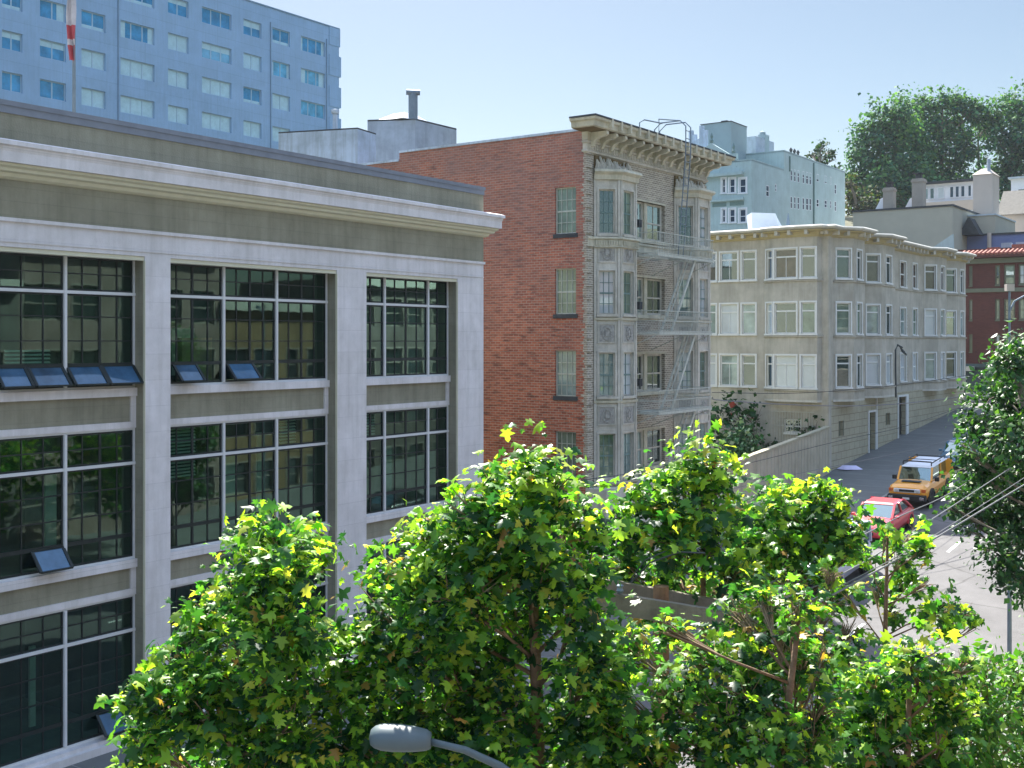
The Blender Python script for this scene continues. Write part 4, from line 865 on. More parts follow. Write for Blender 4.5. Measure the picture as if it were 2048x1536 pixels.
for h, (n, pn) in zip(hh, kinds):
    hw_ = window(Ht, FHt, *h, depth=.2, pane=pn, frame='hotel_fr', fr=.07, nx=n, ny=1, sill=False, mun=.1)
    if pn != 'h_curt' and rc.random() < .75:
        mb = MB(); L_ = h[1] - h[0]; a = rc.uniform(.1, .25) * L_; k_ = rc.random()
        if k_ < .35: FHt.box(mb, h[0] + .08, h[1] - .08, h[3] - rc.uniform(.25, .6), h[3] - .08, -.178, -.172)
        elif k_ < .6: FHt.box(mb, h[0] + .08, h[0] + a, h[2] + .08, h[3] - .08, -.178, -.172); mb.build("curtain", M['h_curt'], hw_); mb = MB(); FHt.box(mb, h[1] - a, h[1] - .08, h[2] + .08, h[3] - .08, -.178, -.172)
        elif k_ < .8: FHt.box(mb, h[1] - 2 * a, h[1] - .08, h[2] + .08, h[3] - .08, -.178, -.172)
        else: FHt.box(mb, h[0] + .1, h[1] - .1, h[2] + .08, h[2] + .3, -.178, -.172)
        mb.build("curtain", M['h_curt'], hw_)
mb = MB()
for u in (235, 540, 652): FHt.box(mb, ho(S(u, NHt)), ho(S(u, NHt)) + .10, -9, zr - 1.2, .004, .06)
mb.build("expansion_joint", M['hotel_joint'], Ht)
mb = MB()
for i, z in enumerate(zc): FHt.box(mb, ho(h1) - 1.3, ho(h1) + .22, z - 2.1, z - .25, -1.2, .06)
FHt.box(mb, ho(h1) - 1.3, ho(h1) + .1, zr - 1.6, zr, -1, .06); mb.build("balcony_parapet", M['hotel'], Ht)
mb = MB(); FHt.box(mb, 0, ho(h1) + .05, zr, zr + .12, -.4, .06); mb.build("coping", M['hotel_joint'], Ht)

# houses across the street, behind the camera: lit, they show mirrored in the office windows
opp = [(-8, 9, 3.5, (.50, .42, .36), "beige"), (9, 21, 4.5, (.55, .38, .33), "pink"), (21, 31, 2.8, (.36, .36, .33), "grey"), (31, 43, 4.8, (.55, .43, .38), "rose"), (43, 54, 2.2, (.52, .36, .2), "ochre"), (54, 70, 4.0, (.30, .27, .25), "taupe")]
for a, b, zt, c, nm in opp:
    o = sthing("row_house", "%s stucco row house on the near side of the street, mirrored in the office windows" % nm, "house", (a + b) / 2, -3.2, -9.5, "houses mirrored in the office windows")
    f = Facet((b, -3.2), (a, -3.2)); hl = []
    for z in (2.0, -1.2, -4.4, -7.6):
        if z + 1 > zt: continue
        n = int((b - a) / 2.2)
        for k in range(n): x = (b - a) * (k + .5) / n; e_ = .25 * ((k * 7 + int(a)) % 3); hl.append((x - .5 - e_, x + .5 + e_, z - 1, z + .75))
    mb = MB(); wall(mb, f, -9.6, zt, hl, .2); wall(mb, Facet((b, -14), (b, -3.2)), -9.6, zt); wall(mb, Facet((a, -3.2), (a, -14)), -9.6, zt); mb.quad((a, -3.2, zt), (b, -3.2, zt), (b, -14, zt), (a, -14, zt)); mb.build("wall", plain(nm + "_stucco", tuple(x * .55 for x in c), .8, .25, .6, streak=.2), o)
    for h in hl: window(o, f, *h, depth=.18, pane='g_dark', frame='chim', fr=.08, casing=.07, ny=2, sill=False)
    mb = MB(); f.box(mb, .02, f.L - .02, zt - .45, zt + .06, .004, .45); mb.build("cornice", M['c_corn'], o)

# ================================================================== FLAG
fp = pix(148, 225, 34); fl = thing("flagpole", "grey flagpole with a limp faded flag, rising behind the office parapet at top left", "flagpole", (fp.x, fp.y, 4.2), 0)
ORG[fl.name] = (0, 0, 0); mb = MB(); x, y = 0, 0; mb.tube([(0, 0, 0), (0, 0, 9.5)], [.06, .035], 8); mb.build("pole", M['metal'], fl)
fg = thing("flag", "limp red and white flag drooping on the flagpole at top left", "flag", (fp.x, fp.y, 4.2), 0); ORG[fg.name] = (0, 0, 0)
def cloth(z0, z1, w0, w1, name, mat):
    mb = MB(); nz, na = 14, 10
    for i in range(nz + 1):
        q = i / nz; z = z0 + (z1 - z0) * q; wd = w0 + (w1 - w0) * q + .03 * math.sin(z * 4)
        for j in range(na + 1): r = j / na; mb.v.append((-.02 + (r - .6) * wd + .03 * math.sin(z * 3 + r * 3), -.09 + .06 * math.sin(r * 9 + z * 2), z))
    for i in range(nz):
        for j in range(na): a = i * (na + 1) + j; mb.f.append((a, a + 1, a + na + 2, a + na + 1))
    mb.build(name, mat, fg, smooth=True)
zf = lambda v: (HZ - v) / FPX * 34 - 4.2
cloth(zf(52), zf(-25), .26, .14, "white_field", M['flag']); cloth(zf(80), zf(52), .30, .26, "red_stripe", M['flag_red']); cloth(zf(92), zf(80), .31, .30, "white_stripe", M['flag']); cloth(zf(122), zf(92), .16, .31, "red_tail", M['flag_red'])

# ================================================================== FOLIAGE
LEAF = np.array([(0, 0), (.3, 0), (.62, 0), (1, 0), (-.10, .16), (-.04, .50), (.17, .27), (.38, .66), (.46, .42), (.52, .20), (.76, .22), (-.10, -.16), (-.04, -.50), (.17, -.27), (.38, -.66), (.46, -.42), (.52, -.20), (.76, -.22)])
LFACE = [(0, 1, 6, 5, 4), (1, 2, 9, 8, 7, 6), (2, 3, 10, 9), (1, 0, 11, 12, 13), (2, 1, 13, 14, 15, 16), (3, 2, 16, 17)]
SMALL = np.array([(0, 0), (.45, .22), (1, 0), (.45, -.22)]); SFACE = [(0, 1, 2), (0, 2, 3)]
def leaves(pos, nor, drp, size, col, shape, faces, name, mat, parent, fold=.38, curl=.5):
    n = len(pos); k = len(shape)
    nor = nor / np.linalg.norm(nor, axis=1, keepdims=True)
    ax = drp - nor * (drp * nor).sum(1, keepdims=True); ax /= np.linalg.norm(ax, axis=1, keepdims=True) + 1e-6
    ay = np.cross(nor, ax); cu = rng.uniform(-.2, 1, n) * curl; fo_ = rng.uniform(.0, 1, n) * fold * 2
    X = shape[:, 0][None, :, None]; Y = shape[:, 1][None, :, None]
    zz = -np.abs(Y) * fo_[:, None, None] * .9 - (X ** 2) * cu[:, None, None] + np.sin(X * 7 + Y * 9 + pos[:, :1][:, None] * 9) * .04
    V = pos[:, None, :] + size[:, None, None] * (X * ax[:, None] + Y * ay[:, None] + zz * nor[:, None])
    me = bpy.data.meshes.new(name)
    V = V.reshape(-1, 3); nl = sum(len(f) for f in faces); nf = len(faces)
    me.vertices.add(n * k); me.vertices.foreach_set("co", V.astype(np.float32).ravel())
    loops = np.concatenate([np.array(f) for f in faces]); me.loops.add(n * nl)
    me.loops.foreach_set("vertex_index", (loops[None] + (np.arange(n) * k)[:, None]).astype(np.int32).ravel())
    ls = np.cumsum([0] + [len(f) for f in faces[:-1]]); me.polygons.add(n * nf)
    me.polygons.foreach_set("loop_start", (ls[None] + (np.arange(n) * nl)[:, None]).astype(np.int32).ravel())
    me.update(calc_edges=True); me.validate()
    at = me.attributes.new("leafcol", 'FLOAT_COLOR', 'POINT'); c = np.ones((n, k, 4), np.float32); c[:, :, :3] = col[:, None]
    at.data.foreach_set("color", c.ravel()); me.materials.append(mat)
    o = bpy.data.objects.new(name, me); COL.objects.link(o); o.parent = parent; return o
def unit(n): v = rng.normal(size=(n, 3)); return v / np.linalg.norm(v, axis=1, keepdims=True)
def palette(n, stops, wts):
    idx = rng.choice(len(stops), n, p=np.array(wts) / sum(wts)); c = np.array(stops)[idx]; return c * rng.uniform(.75, 1.25, (n, 1)) * rng.uniform(.92, 1.08, (n, 3))
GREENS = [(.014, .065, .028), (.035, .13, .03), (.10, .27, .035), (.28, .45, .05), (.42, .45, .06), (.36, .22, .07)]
def tree(name, label, base, clumps, dens, lsz, mat, stops, wt_low, wt_top, shape=LEAF, faces=LFACE, trunk_r=.12, bark='bark', group=None, spread=.9, up=.85, twigs=9, cat="tree", shell=.42, trunk_top=None, spray=8):
    """clumps: (u, v, t, radius px)"""
    root = thing(name, label, cat, base, 0, group); ORG[root.name] = tuple(base); base = Vector(base)
    C_ = [(pix(u, v, t), r / FPX * t) for u, v, t, r in clumps]
    ztop = max(c.z + r for c, r in C_); zlow = min(c.z - r for c, r in C_)
    P, Nn, Dn, Sz, Cl = [], [], [], [], []
    for c, r in C_:
        n = max(6, int(dens * (r / (.5)) ** 2 / (lsz / .2) ** 2 * rng.uniform(.75, 1.2)))
        m = max(2, n // spray); d0 = unit(m); rad0 = rng.uniform(0, 1, m) ** shell * rng.uniform(.72, 1.22, m)
        lump = 1 + .28 * np.sin(d0[:, 0] * 5 + c.x * 3) * np.cos(d0[:, 2] * 6 + c.z * 2)
        cen = np.array(c)[None] + d0 * (rad0 * lump)[:, None] * r * np.array([1, 1, .9]) * spread; n0 = d0 * .38 + np.array([0, 0, up]) + unit(m) * .55
        if spray == 8:                # leading shoots that stand out of the crown
            ns = max(1, m // 7); cen[:ns] = np.array(c)[None] + (np.array([0, 0, 1.15]) + unit(ns) * .75) * r * rng.uniform(.6, .95, (ns, 1)); rad0[:ns] = 1.2
        ix = rng.integers(0, m, n); d = d0[ix]; rad = rad0[ix]; sr = min(lsz * 1.4, r * .5)
        p = cen[ix] + rng.normal(size=(n, 3)) * sr * np.array([.75, .75, .5])
        nn = n0[ix] + unit(n) * .65; dd = d * .7 + np.array([0, 0, -.55]) + unit(n) * .7; tint0 = rng.uniform(0, 1, m)[ix]
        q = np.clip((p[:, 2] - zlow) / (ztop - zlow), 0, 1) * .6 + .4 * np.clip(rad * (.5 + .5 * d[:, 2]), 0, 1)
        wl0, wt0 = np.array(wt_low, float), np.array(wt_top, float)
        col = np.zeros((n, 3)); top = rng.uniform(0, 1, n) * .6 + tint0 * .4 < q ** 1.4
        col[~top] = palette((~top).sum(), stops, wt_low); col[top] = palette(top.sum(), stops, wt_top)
        P.append(p); Nn.append(nn); Dn.append(dd); Sz.append(lsz * (.45 + 1.05 * rng.uniform(0, 1, n) ** 1.3)); Cl.append(col)
    P = np.concatenate(P) - np.array(base)[None]
    leaves(P, np.concatenate(Nn), np.concatenate(Dn), np.concatenate(Sz), np.concatenate(Cl), shape, faces, "crown", mat, root)
    mb = MB(); tg = MB(); rr = random.Random(len(clumps) + int(base.x * 10)); tc = sum((c for c, r in C_), Vector()) / len(C_); top = max(C_, key=lambda q: q[0].z)[0]
    if trunk_top: top = Vector(trunk_top)
    axis = [base + Vector((0, 0, -.1))]
    for q in (.25, .5, .75, 1): a = base.lerp(top, q); axis.append(a + Vector((rr.uniform(-.12, .12), rr.uniform(-.12, .12), 0)) * (1 - q) * 1.5)
    mb.tube(axis, [trunk_r * (1 - .8 * i / 4) for i in range(5)], 8)
    def on_axis(z):
        for a, b in zip(axis, axis[1:]):
            if a.z <= z <= b.z: return a.lerp(b, (z - a.z) / max(b.z - a.z, 1e-6))
        return axis[-1] if z > axis[-1].z else axis[1]
    tw_ = base.length * .00022
    for c, r in C_:
        hd = math.hypot(c.x - tc.x, c.y - tc.y); st = on_axis(max(base.z + (ztop - base.z) * .15, c.z - .5 * hd - r * .9)); rb = max(trunk_r * .16, .009)
        mid = st.lerp(c, .5) + Vector((rr.uniform(-.15, .15), rr.uniform(-.15, .15), -.12 * hd)) * min(1, r * 2)
        mb.tube([st, mid, c], [rb, rb * .7, rb * .45], 5)
        for k in range(int(twigs * 1.4)):
            d = Vector((rr.gauss(0, 1), rr.gauss(0, 1), rr.gauss(.35, .8))).normalized(); e = c + d * r * rr.uniform(.7, 1.1); m = c.lerp(e, .5) + Vector((rr.uniform(-.1, .1),) * 3) * r
            tg.tube([mid.lerp(c, rr.random()), m, e], [max(rb * .5, tw_), max(rb * .35, tw_), tw_ * .6], 4, False)
    mb.build("trunk", M[bark], root, smooth=True); tg.build("twig", M['twig' if bark == 'bark' else bark], root, smooth=True); return root
def base_at(u, t, dz=0): p = pix(u, 0, t); s, w = SW(p.x, p.y); return (p.x, p.y, gz(s) + dz)
LOW = [4, 5, 4.5, 2.6, .35, .2]; TOP = [1.5, 3, 4.5, 6.5, 1.3, .25]  # LOW puts inner shade into leaf colour; TOP favours young yellow-green leaves
fg_ = "sycamore street trees in the foreground"
def cl(t, lst, jt=.5): return [(u, v, t + rng.uniform(-jt, jt), r) for u, v, r in lst]
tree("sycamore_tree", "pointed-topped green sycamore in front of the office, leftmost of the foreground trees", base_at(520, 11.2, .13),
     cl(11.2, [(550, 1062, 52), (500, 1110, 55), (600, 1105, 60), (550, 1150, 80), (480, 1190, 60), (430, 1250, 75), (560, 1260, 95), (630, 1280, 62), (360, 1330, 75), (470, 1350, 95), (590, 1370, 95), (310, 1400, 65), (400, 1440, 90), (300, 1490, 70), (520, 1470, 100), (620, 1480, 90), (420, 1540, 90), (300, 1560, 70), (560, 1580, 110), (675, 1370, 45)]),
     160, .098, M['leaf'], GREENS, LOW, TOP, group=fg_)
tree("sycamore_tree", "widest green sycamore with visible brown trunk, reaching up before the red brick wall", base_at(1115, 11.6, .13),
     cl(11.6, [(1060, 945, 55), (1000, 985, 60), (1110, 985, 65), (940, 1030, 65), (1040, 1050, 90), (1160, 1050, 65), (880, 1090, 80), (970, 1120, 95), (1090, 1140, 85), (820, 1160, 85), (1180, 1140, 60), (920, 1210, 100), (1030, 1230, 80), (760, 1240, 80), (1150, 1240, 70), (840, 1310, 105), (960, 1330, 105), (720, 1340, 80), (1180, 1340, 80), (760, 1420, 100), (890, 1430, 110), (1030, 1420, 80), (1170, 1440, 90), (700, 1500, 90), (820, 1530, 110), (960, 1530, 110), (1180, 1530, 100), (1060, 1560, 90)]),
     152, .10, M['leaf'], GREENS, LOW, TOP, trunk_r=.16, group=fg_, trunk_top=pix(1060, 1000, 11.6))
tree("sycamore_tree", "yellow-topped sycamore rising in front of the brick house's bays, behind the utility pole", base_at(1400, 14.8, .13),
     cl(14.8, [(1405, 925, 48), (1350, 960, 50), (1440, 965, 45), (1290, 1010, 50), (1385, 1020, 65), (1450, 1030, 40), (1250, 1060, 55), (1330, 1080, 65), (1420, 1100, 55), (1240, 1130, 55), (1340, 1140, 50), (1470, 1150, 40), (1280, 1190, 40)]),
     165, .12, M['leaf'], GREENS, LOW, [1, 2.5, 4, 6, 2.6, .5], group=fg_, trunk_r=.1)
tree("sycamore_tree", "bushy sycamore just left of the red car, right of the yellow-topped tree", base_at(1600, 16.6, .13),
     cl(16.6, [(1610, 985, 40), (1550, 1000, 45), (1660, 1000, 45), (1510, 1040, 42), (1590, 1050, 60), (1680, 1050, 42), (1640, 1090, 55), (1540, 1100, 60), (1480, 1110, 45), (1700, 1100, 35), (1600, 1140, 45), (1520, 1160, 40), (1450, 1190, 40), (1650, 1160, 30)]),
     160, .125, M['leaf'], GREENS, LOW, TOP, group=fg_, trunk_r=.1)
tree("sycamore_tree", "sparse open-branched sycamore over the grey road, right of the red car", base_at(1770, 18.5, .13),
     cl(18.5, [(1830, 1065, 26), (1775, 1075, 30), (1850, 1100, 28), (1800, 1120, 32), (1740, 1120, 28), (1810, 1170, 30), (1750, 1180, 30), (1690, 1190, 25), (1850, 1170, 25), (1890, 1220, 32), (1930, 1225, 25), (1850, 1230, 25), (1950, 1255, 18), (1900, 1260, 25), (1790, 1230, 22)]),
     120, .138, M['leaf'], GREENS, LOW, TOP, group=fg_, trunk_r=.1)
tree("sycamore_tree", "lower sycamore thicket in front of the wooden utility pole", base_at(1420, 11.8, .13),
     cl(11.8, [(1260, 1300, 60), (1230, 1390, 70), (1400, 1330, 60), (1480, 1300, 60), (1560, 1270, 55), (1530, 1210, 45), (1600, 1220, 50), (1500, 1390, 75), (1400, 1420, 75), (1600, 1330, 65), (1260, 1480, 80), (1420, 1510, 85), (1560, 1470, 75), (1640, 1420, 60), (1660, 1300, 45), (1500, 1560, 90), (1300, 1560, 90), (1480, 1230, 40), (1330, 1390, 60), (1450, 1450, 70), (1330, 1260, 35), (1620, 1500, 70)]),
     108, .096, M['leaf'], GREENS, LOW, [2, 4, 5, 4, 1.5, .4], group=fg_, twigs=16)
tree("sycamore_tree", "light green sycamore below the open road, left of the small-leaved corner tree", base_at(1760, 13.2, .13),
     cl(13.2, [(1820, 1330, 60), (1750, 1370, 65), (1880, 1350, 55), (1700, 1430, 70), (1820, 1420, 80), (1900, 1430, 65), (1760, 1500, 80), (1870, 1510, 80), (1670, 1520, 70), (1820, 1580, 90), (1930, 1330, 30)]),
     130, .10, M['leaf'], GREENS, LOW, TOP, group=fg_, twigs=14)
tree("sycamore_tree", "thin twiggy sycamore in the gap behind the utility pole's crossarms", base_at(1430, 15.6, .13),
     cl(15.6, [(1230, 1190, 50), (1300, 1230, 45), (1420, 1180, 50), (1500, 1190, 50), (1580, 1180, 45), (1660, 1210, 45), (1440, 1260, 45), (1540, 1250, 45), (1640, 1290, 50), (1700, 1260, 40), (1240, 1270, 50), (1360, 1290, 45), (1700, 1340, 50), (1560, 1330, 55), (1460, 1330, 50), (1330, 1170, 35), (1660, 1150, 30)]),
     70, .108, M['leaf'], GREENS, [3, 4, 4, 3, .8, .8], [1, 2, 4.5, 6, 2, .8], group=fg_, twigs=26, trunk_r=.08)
for s_, lb in ((26.5, "round green street tree outside the frame, mirrored in the first bay of the office"), (33.5, "round green street tree outside the frame, mirrored in the middle bay of the office")):
    c_ = W(s_, 1.2); cw_ = [(c_.x + a, c_.y + b, c, r_) for a, b, c, r_ in ((0, 0, -4, 1.7), (1.7, .6, -5, 1.5), (-1.7, -.4, -5.2, 1.5), (.4, 1.7, -5.2, 1.5), (-.3, -1.7, -5.3, 1.5), (0, 0, -6.6, 1.9))]
    tree("street_tree", lb, (c_.x, c_.y, -9.47), [(1024 + x / y * FPX, HZ - z / y * FPX, y, r_ * FPX / y) for x, y, z, r_ in cw_], 70, .22, M['leaf'], GREENS, LOW, TOP, group="street trees mirrored in the office windows")
DG = [(.02, .07, .025), (.035, .11, .03), (.06, .16, .035), (.13, .25, .04)]
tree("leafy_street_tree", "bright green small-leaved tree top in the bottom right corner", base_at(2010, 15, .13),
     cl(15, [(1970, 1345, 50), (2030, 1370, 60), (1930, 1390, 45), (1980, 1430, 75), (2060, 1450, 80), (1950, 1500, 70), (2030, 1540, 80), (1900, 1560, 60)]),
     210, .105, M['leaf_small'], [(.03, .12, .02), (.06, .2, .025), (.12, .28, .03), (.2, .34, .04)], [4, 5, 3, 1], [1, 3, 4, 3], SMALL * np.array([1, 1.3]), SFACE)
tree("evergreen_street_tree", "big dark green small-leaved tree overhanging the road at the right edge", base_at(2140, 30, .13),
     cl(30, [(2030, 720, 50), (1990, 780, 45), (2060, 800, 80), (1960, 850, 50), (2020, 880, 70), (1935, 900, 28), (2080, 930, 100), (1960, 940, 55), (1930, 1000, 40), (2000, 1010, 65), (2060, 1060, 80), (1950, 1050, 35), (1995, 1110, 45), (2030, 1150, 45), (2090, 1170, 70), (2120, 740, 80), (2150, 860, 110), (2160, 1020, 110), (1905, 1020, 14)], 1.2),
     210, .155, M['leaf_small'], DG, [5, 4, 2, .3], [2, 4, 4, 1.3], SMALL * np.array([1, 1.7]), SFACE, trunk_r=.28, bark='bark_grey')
# shrubs by the greige house
gs = [(.012, .045, .015), (.02, .08, .02), (.04, .13, .03), (.3, .05, .05)]
tree("climbing_shrub", "dark flowering shrub covering the corner between the two houses", (*W(61.5, 25.6).xy, gz(61.5)), cl(67, [(1450, 820, 28), (1490, 815, 25), (1515, 835, 26), (1470, 860, 38), (1510, 875, 36), (1440, 880, 30), (1530, 890, 20), (1430, 840, 25)], 1), 75, .3, M['leaf_small'], gs, [5, 4, 1, .2], [3, 4, 3, .35], SMALL * np.array([1, 2]), SFACE, cat="shrub", bark='bark_grey', twigs=4)
tree("round_shrub", "clipped round pale-topped shrub in front of the dark flowering shrub", (*W(59.8, 23.9).xy, gz(60)), cl(63, [(1478, 880, 36), (1500, 905, 26), (1455, 905, 26), (1480, 915, 30)], .3), 110, .22, M['leaf_small'], [(.03, .09, .04), (.06, .16, .07), (.3, .4, .28)], [5, 4, .2], [3, 4, 3], SMALL * np.array([1, 2]), SFACE, cat="shrub", bark='bark_grey', twigs=4)
tree("small_shrub", "small dark shrub showing over the cream board wall", (*W(62.6, 23.6).xy, gz(62.6)), cl(65, [(1615, 855, 14), (1632, 852, 12), (1600, 862, 12), (1620, 870, 14)], .2), 60, .22, M['leaf_small'], gs, [4, 4, 1, 0], [3, 4, 2, 0], SMALL * np.array([1, 2]), SFACE, cat="shrub", bark='bark_grey', twigs=3)
# hill trees
FARG = [(.03, .10, .07), (.055, .15, .08), (.095, .21, .09), (.14, .27, .10)]  # greens lightened and blued, distance haze put into the leaf colour
def ftree(label, ub, t, lst, zb_, dens=100, name="eucalyptus_tree", sz=.8, stops=FARG, g_="tall trees on the hilltop"):
    p = pix(ub, 0, t); s, w = SW(p.x, p.y); zz = min(gz(s), zb_) 
    tree(name, label, (p.x, p.y, zz), [(a_, b_, c_, d_ * 1.08) for a_, b_, c_, d_ in cl(t, [(x_, y_ + 12, q_) for x_, y_, q_ in lst], 2.5)], dens * .16 * (sz / .2) ** 2, sz * .8, M['leaf_far'], stops, [5, 5, 3, .6], [2, 4, 5, 2], SMALL * np.array([1, 1.9]), SFACE, trunk_r=.55, bark='bark_grey', group=g_, twigs=5, spread=1.0, shell=.5)
ftree("broad rounded tree at the left end of the hilltop row, sloping down to the left", 1770, 205, [(1760, 235, 32), (1800, 215, 30), (1730, 265, 28), (1775, 275, 38), (1815, 260, 35), (1715, 300, 22), (1745, 315, 32), (1795, 320, 38), (1710, 345, 24), (1750, 365, 32), (1800, 375, 32), (1725, 395, 25), (1770, 410, 30), (1835, 300, 25)], 20)
ftree("high dense tree with the flattest top, second of the hilltop row from the left", 1880, 212, [(1830, 205, 20), (1850, 200, 22), (1885, 192, 20), (1920, 200, 24), (1950, 200, 16), (1968, 222, 20), (1988, 236, 18), (1975, 245, 18), (1820, 240, 24), (1840, 280, 28), (1865, 235, 35), (1910, 245, 35), (1945, 215, 20), (1880, 285, 38), (1930, 290, 26), (1850, 330, 35), (1900, 335, 35), (1870, 375, 32), (1930, 350, 18)], 20)
ftree("tall tree cut by the right edge of the picture, last of the hilltop row", 2030, 208, [(2020, 200, 28), (2060, 210, 35), (1995, 225, 20), (2040, 260, 40), (2000, 275, 22), (2070, 290, 50), (2020, 320, 35), (1995, 345, 20), (2060, 360, 50), (2020, 375, 28)], 20)
ftree("low broad tree filling the foot of the hilltop row behind the chimneys", 1850, 200, [(1830, 350, 28), (1790, 365, 28), (1860, 370, 28), (1900, 385, 28), (1940, 380, 24), (1830, 400, 28), (1880, 410, 24), (1960, 400, 22), (1770, 345, 25), (1825, 330, 22)], 18)
ftree("thin see-through tree with bare stems in the gap of the hilltop row", 1963, 220, [(1955, 235, 16), (1975, 260, 14), (1950, 285, 14), (1970, 310, 13), (1958, 335, 14), (1980, 340, 12)], 20, dens=45)
ftree("brownish lower tree at the foot of the hilltop row, beside the aqua block", 1730, 195, [(1705, 380, 18), (1735, 400, 22), (1715, 420, 20), (1760, 405, 20), (1790, 400, 20), (1700, 350, 12), (1745, 430, 18)], 18, stops=[(.05, .05, .03), (.07, .08, .04), (.05, .1, .04), (.09, .13, .05)], name="hillside_tree", g_=None)
ftree("small flat-topped dark conifer standing alone above the aqua block's roof", 1645, 190, [(1640, 285, 14), (1655, 295, 12), (1625, 298, 12), (1665, 305, 10), (1640, 308, 12), (1670, 325, 10), (1680, 340, 9), (1650, 322, 9)], 18, dens=55, name="conifer_tree", stops=[(.012, .035, .025), (.02, .05, .03), (.03, .07, .035), (.04, .08, .04)], g_=None)

# ================================================================== STREET FURNITURE
pb = base_at(1322, 14, .13)
pp = thing("utility_pole", "brown wooden utility pole with a flat-cut top amid the foreground foliage", "utility pole", pb, 0); ORG[pp.name] = (0, 0, 0)
hp = pix(1320, 1172, 14).z - pb[2]
mb = MB(); mb.tube([(0, 0, -.1), (0, 0, hp * .5), (0, 0, hp)], [.13, .11, .095], 14); mb.build("pole", M['pole_wood'], pp)
def L(u, v, t): p = pix(u, v, t); return (p.x - pb[0], p.y - pb[1], p.z - pb[2])
mb = MB(); mb.bar(L(1100, 1186, 13.7), L(1572, 1262, 13.75), .1, .24); mb.build("crossarm", M['beam'], pp)
mb = MB(); mb.bar(L(1100, 1150, 14.3), L(1450, 1215, 14.35), .1, .16); mb.build("crossarm", M['beam'], pp)
mb = MB()
for u, v in ((1200, 1195), (1240, 1200), (1440, 1235), (1540, 1250)): p = L(u, v - 14, 13.72); mb.lathe([(.03, 0), (.045, .03), (.03, .06), (.045, .09), (0, .12)], p, n=8); 
mb.build("insulator", M['metal'], pp)
mb = MB(); mb.tube([L(1262, 1165, 14.1), L(1300, 1125, 14), L(1360, 1104, 13.9), L(1410, 1106, 13.8)], .012, 5); mb.tube([L(1262, 1158, 14.1), L(1290, 1120, 14), L(1330, 1103, 13.9)], .008, 5); mb.build("jumper_cable", M['wire_dark'], pp)
def wirec(label, pts, r, mat='wire', sag=0):
    P = [pix(*p) for p in pts]; c = P[0]; mb = MB(); fine = []
    n = len(P)
    for i in range(n - 1):
        p0 = P[max(i - 1, 0)]; p1 = P[i]; p2 = P[i + 1]; p3 = P[min(i + 2, n - 1)]
        for k in range(8): t = k / 8; fine.append(.5 * ((2 * p1) + (p2 - p0) * t + (2 * p0 - 5 * p1 + 4 * p2 - p3) * t * t + (3 * p1 - p0 - 3 * p2 + p3) * t ** 3))
    fine.append(P[-1]); mb.tube([q - c for q in fine], r, 5); o = mb.build("overhead_wire", M[mat]); o.location = c; tag(o, label, "wire", "overhead wires")
wirec("thick double overhead cable in front of the dark tree, lowest at the right edge", [(1560, 1246, 13.9), (1720, 1160, 16.5), (1878, 1072, 20), (2100, 938, 27)], .015)
wirec("thin strand clinging just above the thick cable at the right edge", [(1540, 1238, 13.9), (1720, 1152, 16.5), (1878, 1065, 20), (2100, 922, 27)], .007)
wirec("pale overhead wire crossing beneath the orange vehicle's wheels", [(1440, 1222, 14), (1600, 1135, 17), (1795, 1035, 23), (1938, 962, 30), (2100, 830, 42)], .012)
wirec("pale overhead wire between the orange vehicle's wire and the thick cable", [(1480, 1226, 14), (1680, 1150, 17), (1865, 1038, 22), (2100, 884, 33)], .011)
wirec("white sagging wire across the base of the greige house", [(1425, 795, 46), (1447, 801, 47), (1621, 811, 50), (1780, 809, 52), (1954, 789, 55), (2100, 765, 56)], .022)
wirec("dark sagging wire just under the greige house's lowest windows", [(1424, 785, 47), (1600, 786, 50), (1780, 772, 52), (1970, 745, 55), (2100, 720, 56)], .014, 'wire_dark')
wirec("dark thin wire slanting across the cream board wall and block base", [(1180, 968, 30), (1400, 945, 38), (1490, 928, 42), (1685, 880, 48), (1811, 852, 52), (1960, 800, 58)], .013, 'wire_dark')
wirec("dark thin wire along the foot of the brick house's bays", [(1150, 962, 40), (1300, 940, 42), (1420, 905, 44)], .012, 'wire_dark')
wirec("pale wire slanting past the garage base under the service mast", [(1380, 1000, 38), (1560, 955, 44), (1800, 905, 52), (1900, 880, 58)], .010)
# street lamp post, right edge
p = base_at(2019, 34, .13); lp = thing("lamp_post", "slim grey lamp post with a square box on top, rising behind the dark tree", "lamp post", p, 0); ORG[lp.name] = (0, 0, 0)
zt = pix(2019, 582, 34).z - p[2]; mb = MB(); mb.tube([(0, 0, 0), (0, 0, zt)], [.07, .035], 8); mb.build("pole", M['metal'], lp)
mb = MB(); mb.box((-.11, -.09, zt), (.11, .09, zt + .2)); mb.build("control_box", M['chim_pale'], lp)
mb = MB(); mb.tube([(0, 0, zt - .6), (.15, 0, zt - .3), (.5, -.05, zt - .1), (1.3, -.1, zt + .1)], .03, 6); mb.build("arm", M['metal'], lp)
mb = MB(); mb.hexa([(1.2, -.22, zt + .02), (1.9, -.2, zt + .1), (1.9, .0, zt + .1), (1.2, .02, zt + .02), (1.25, -.18, zt + .16), (1.8, -.16, zt + .2), (1.8, -.04, zt + .2), (1.25, -.02, zt + .16)]); mb.build("lamp_head", M['lamp_grey'], lp)
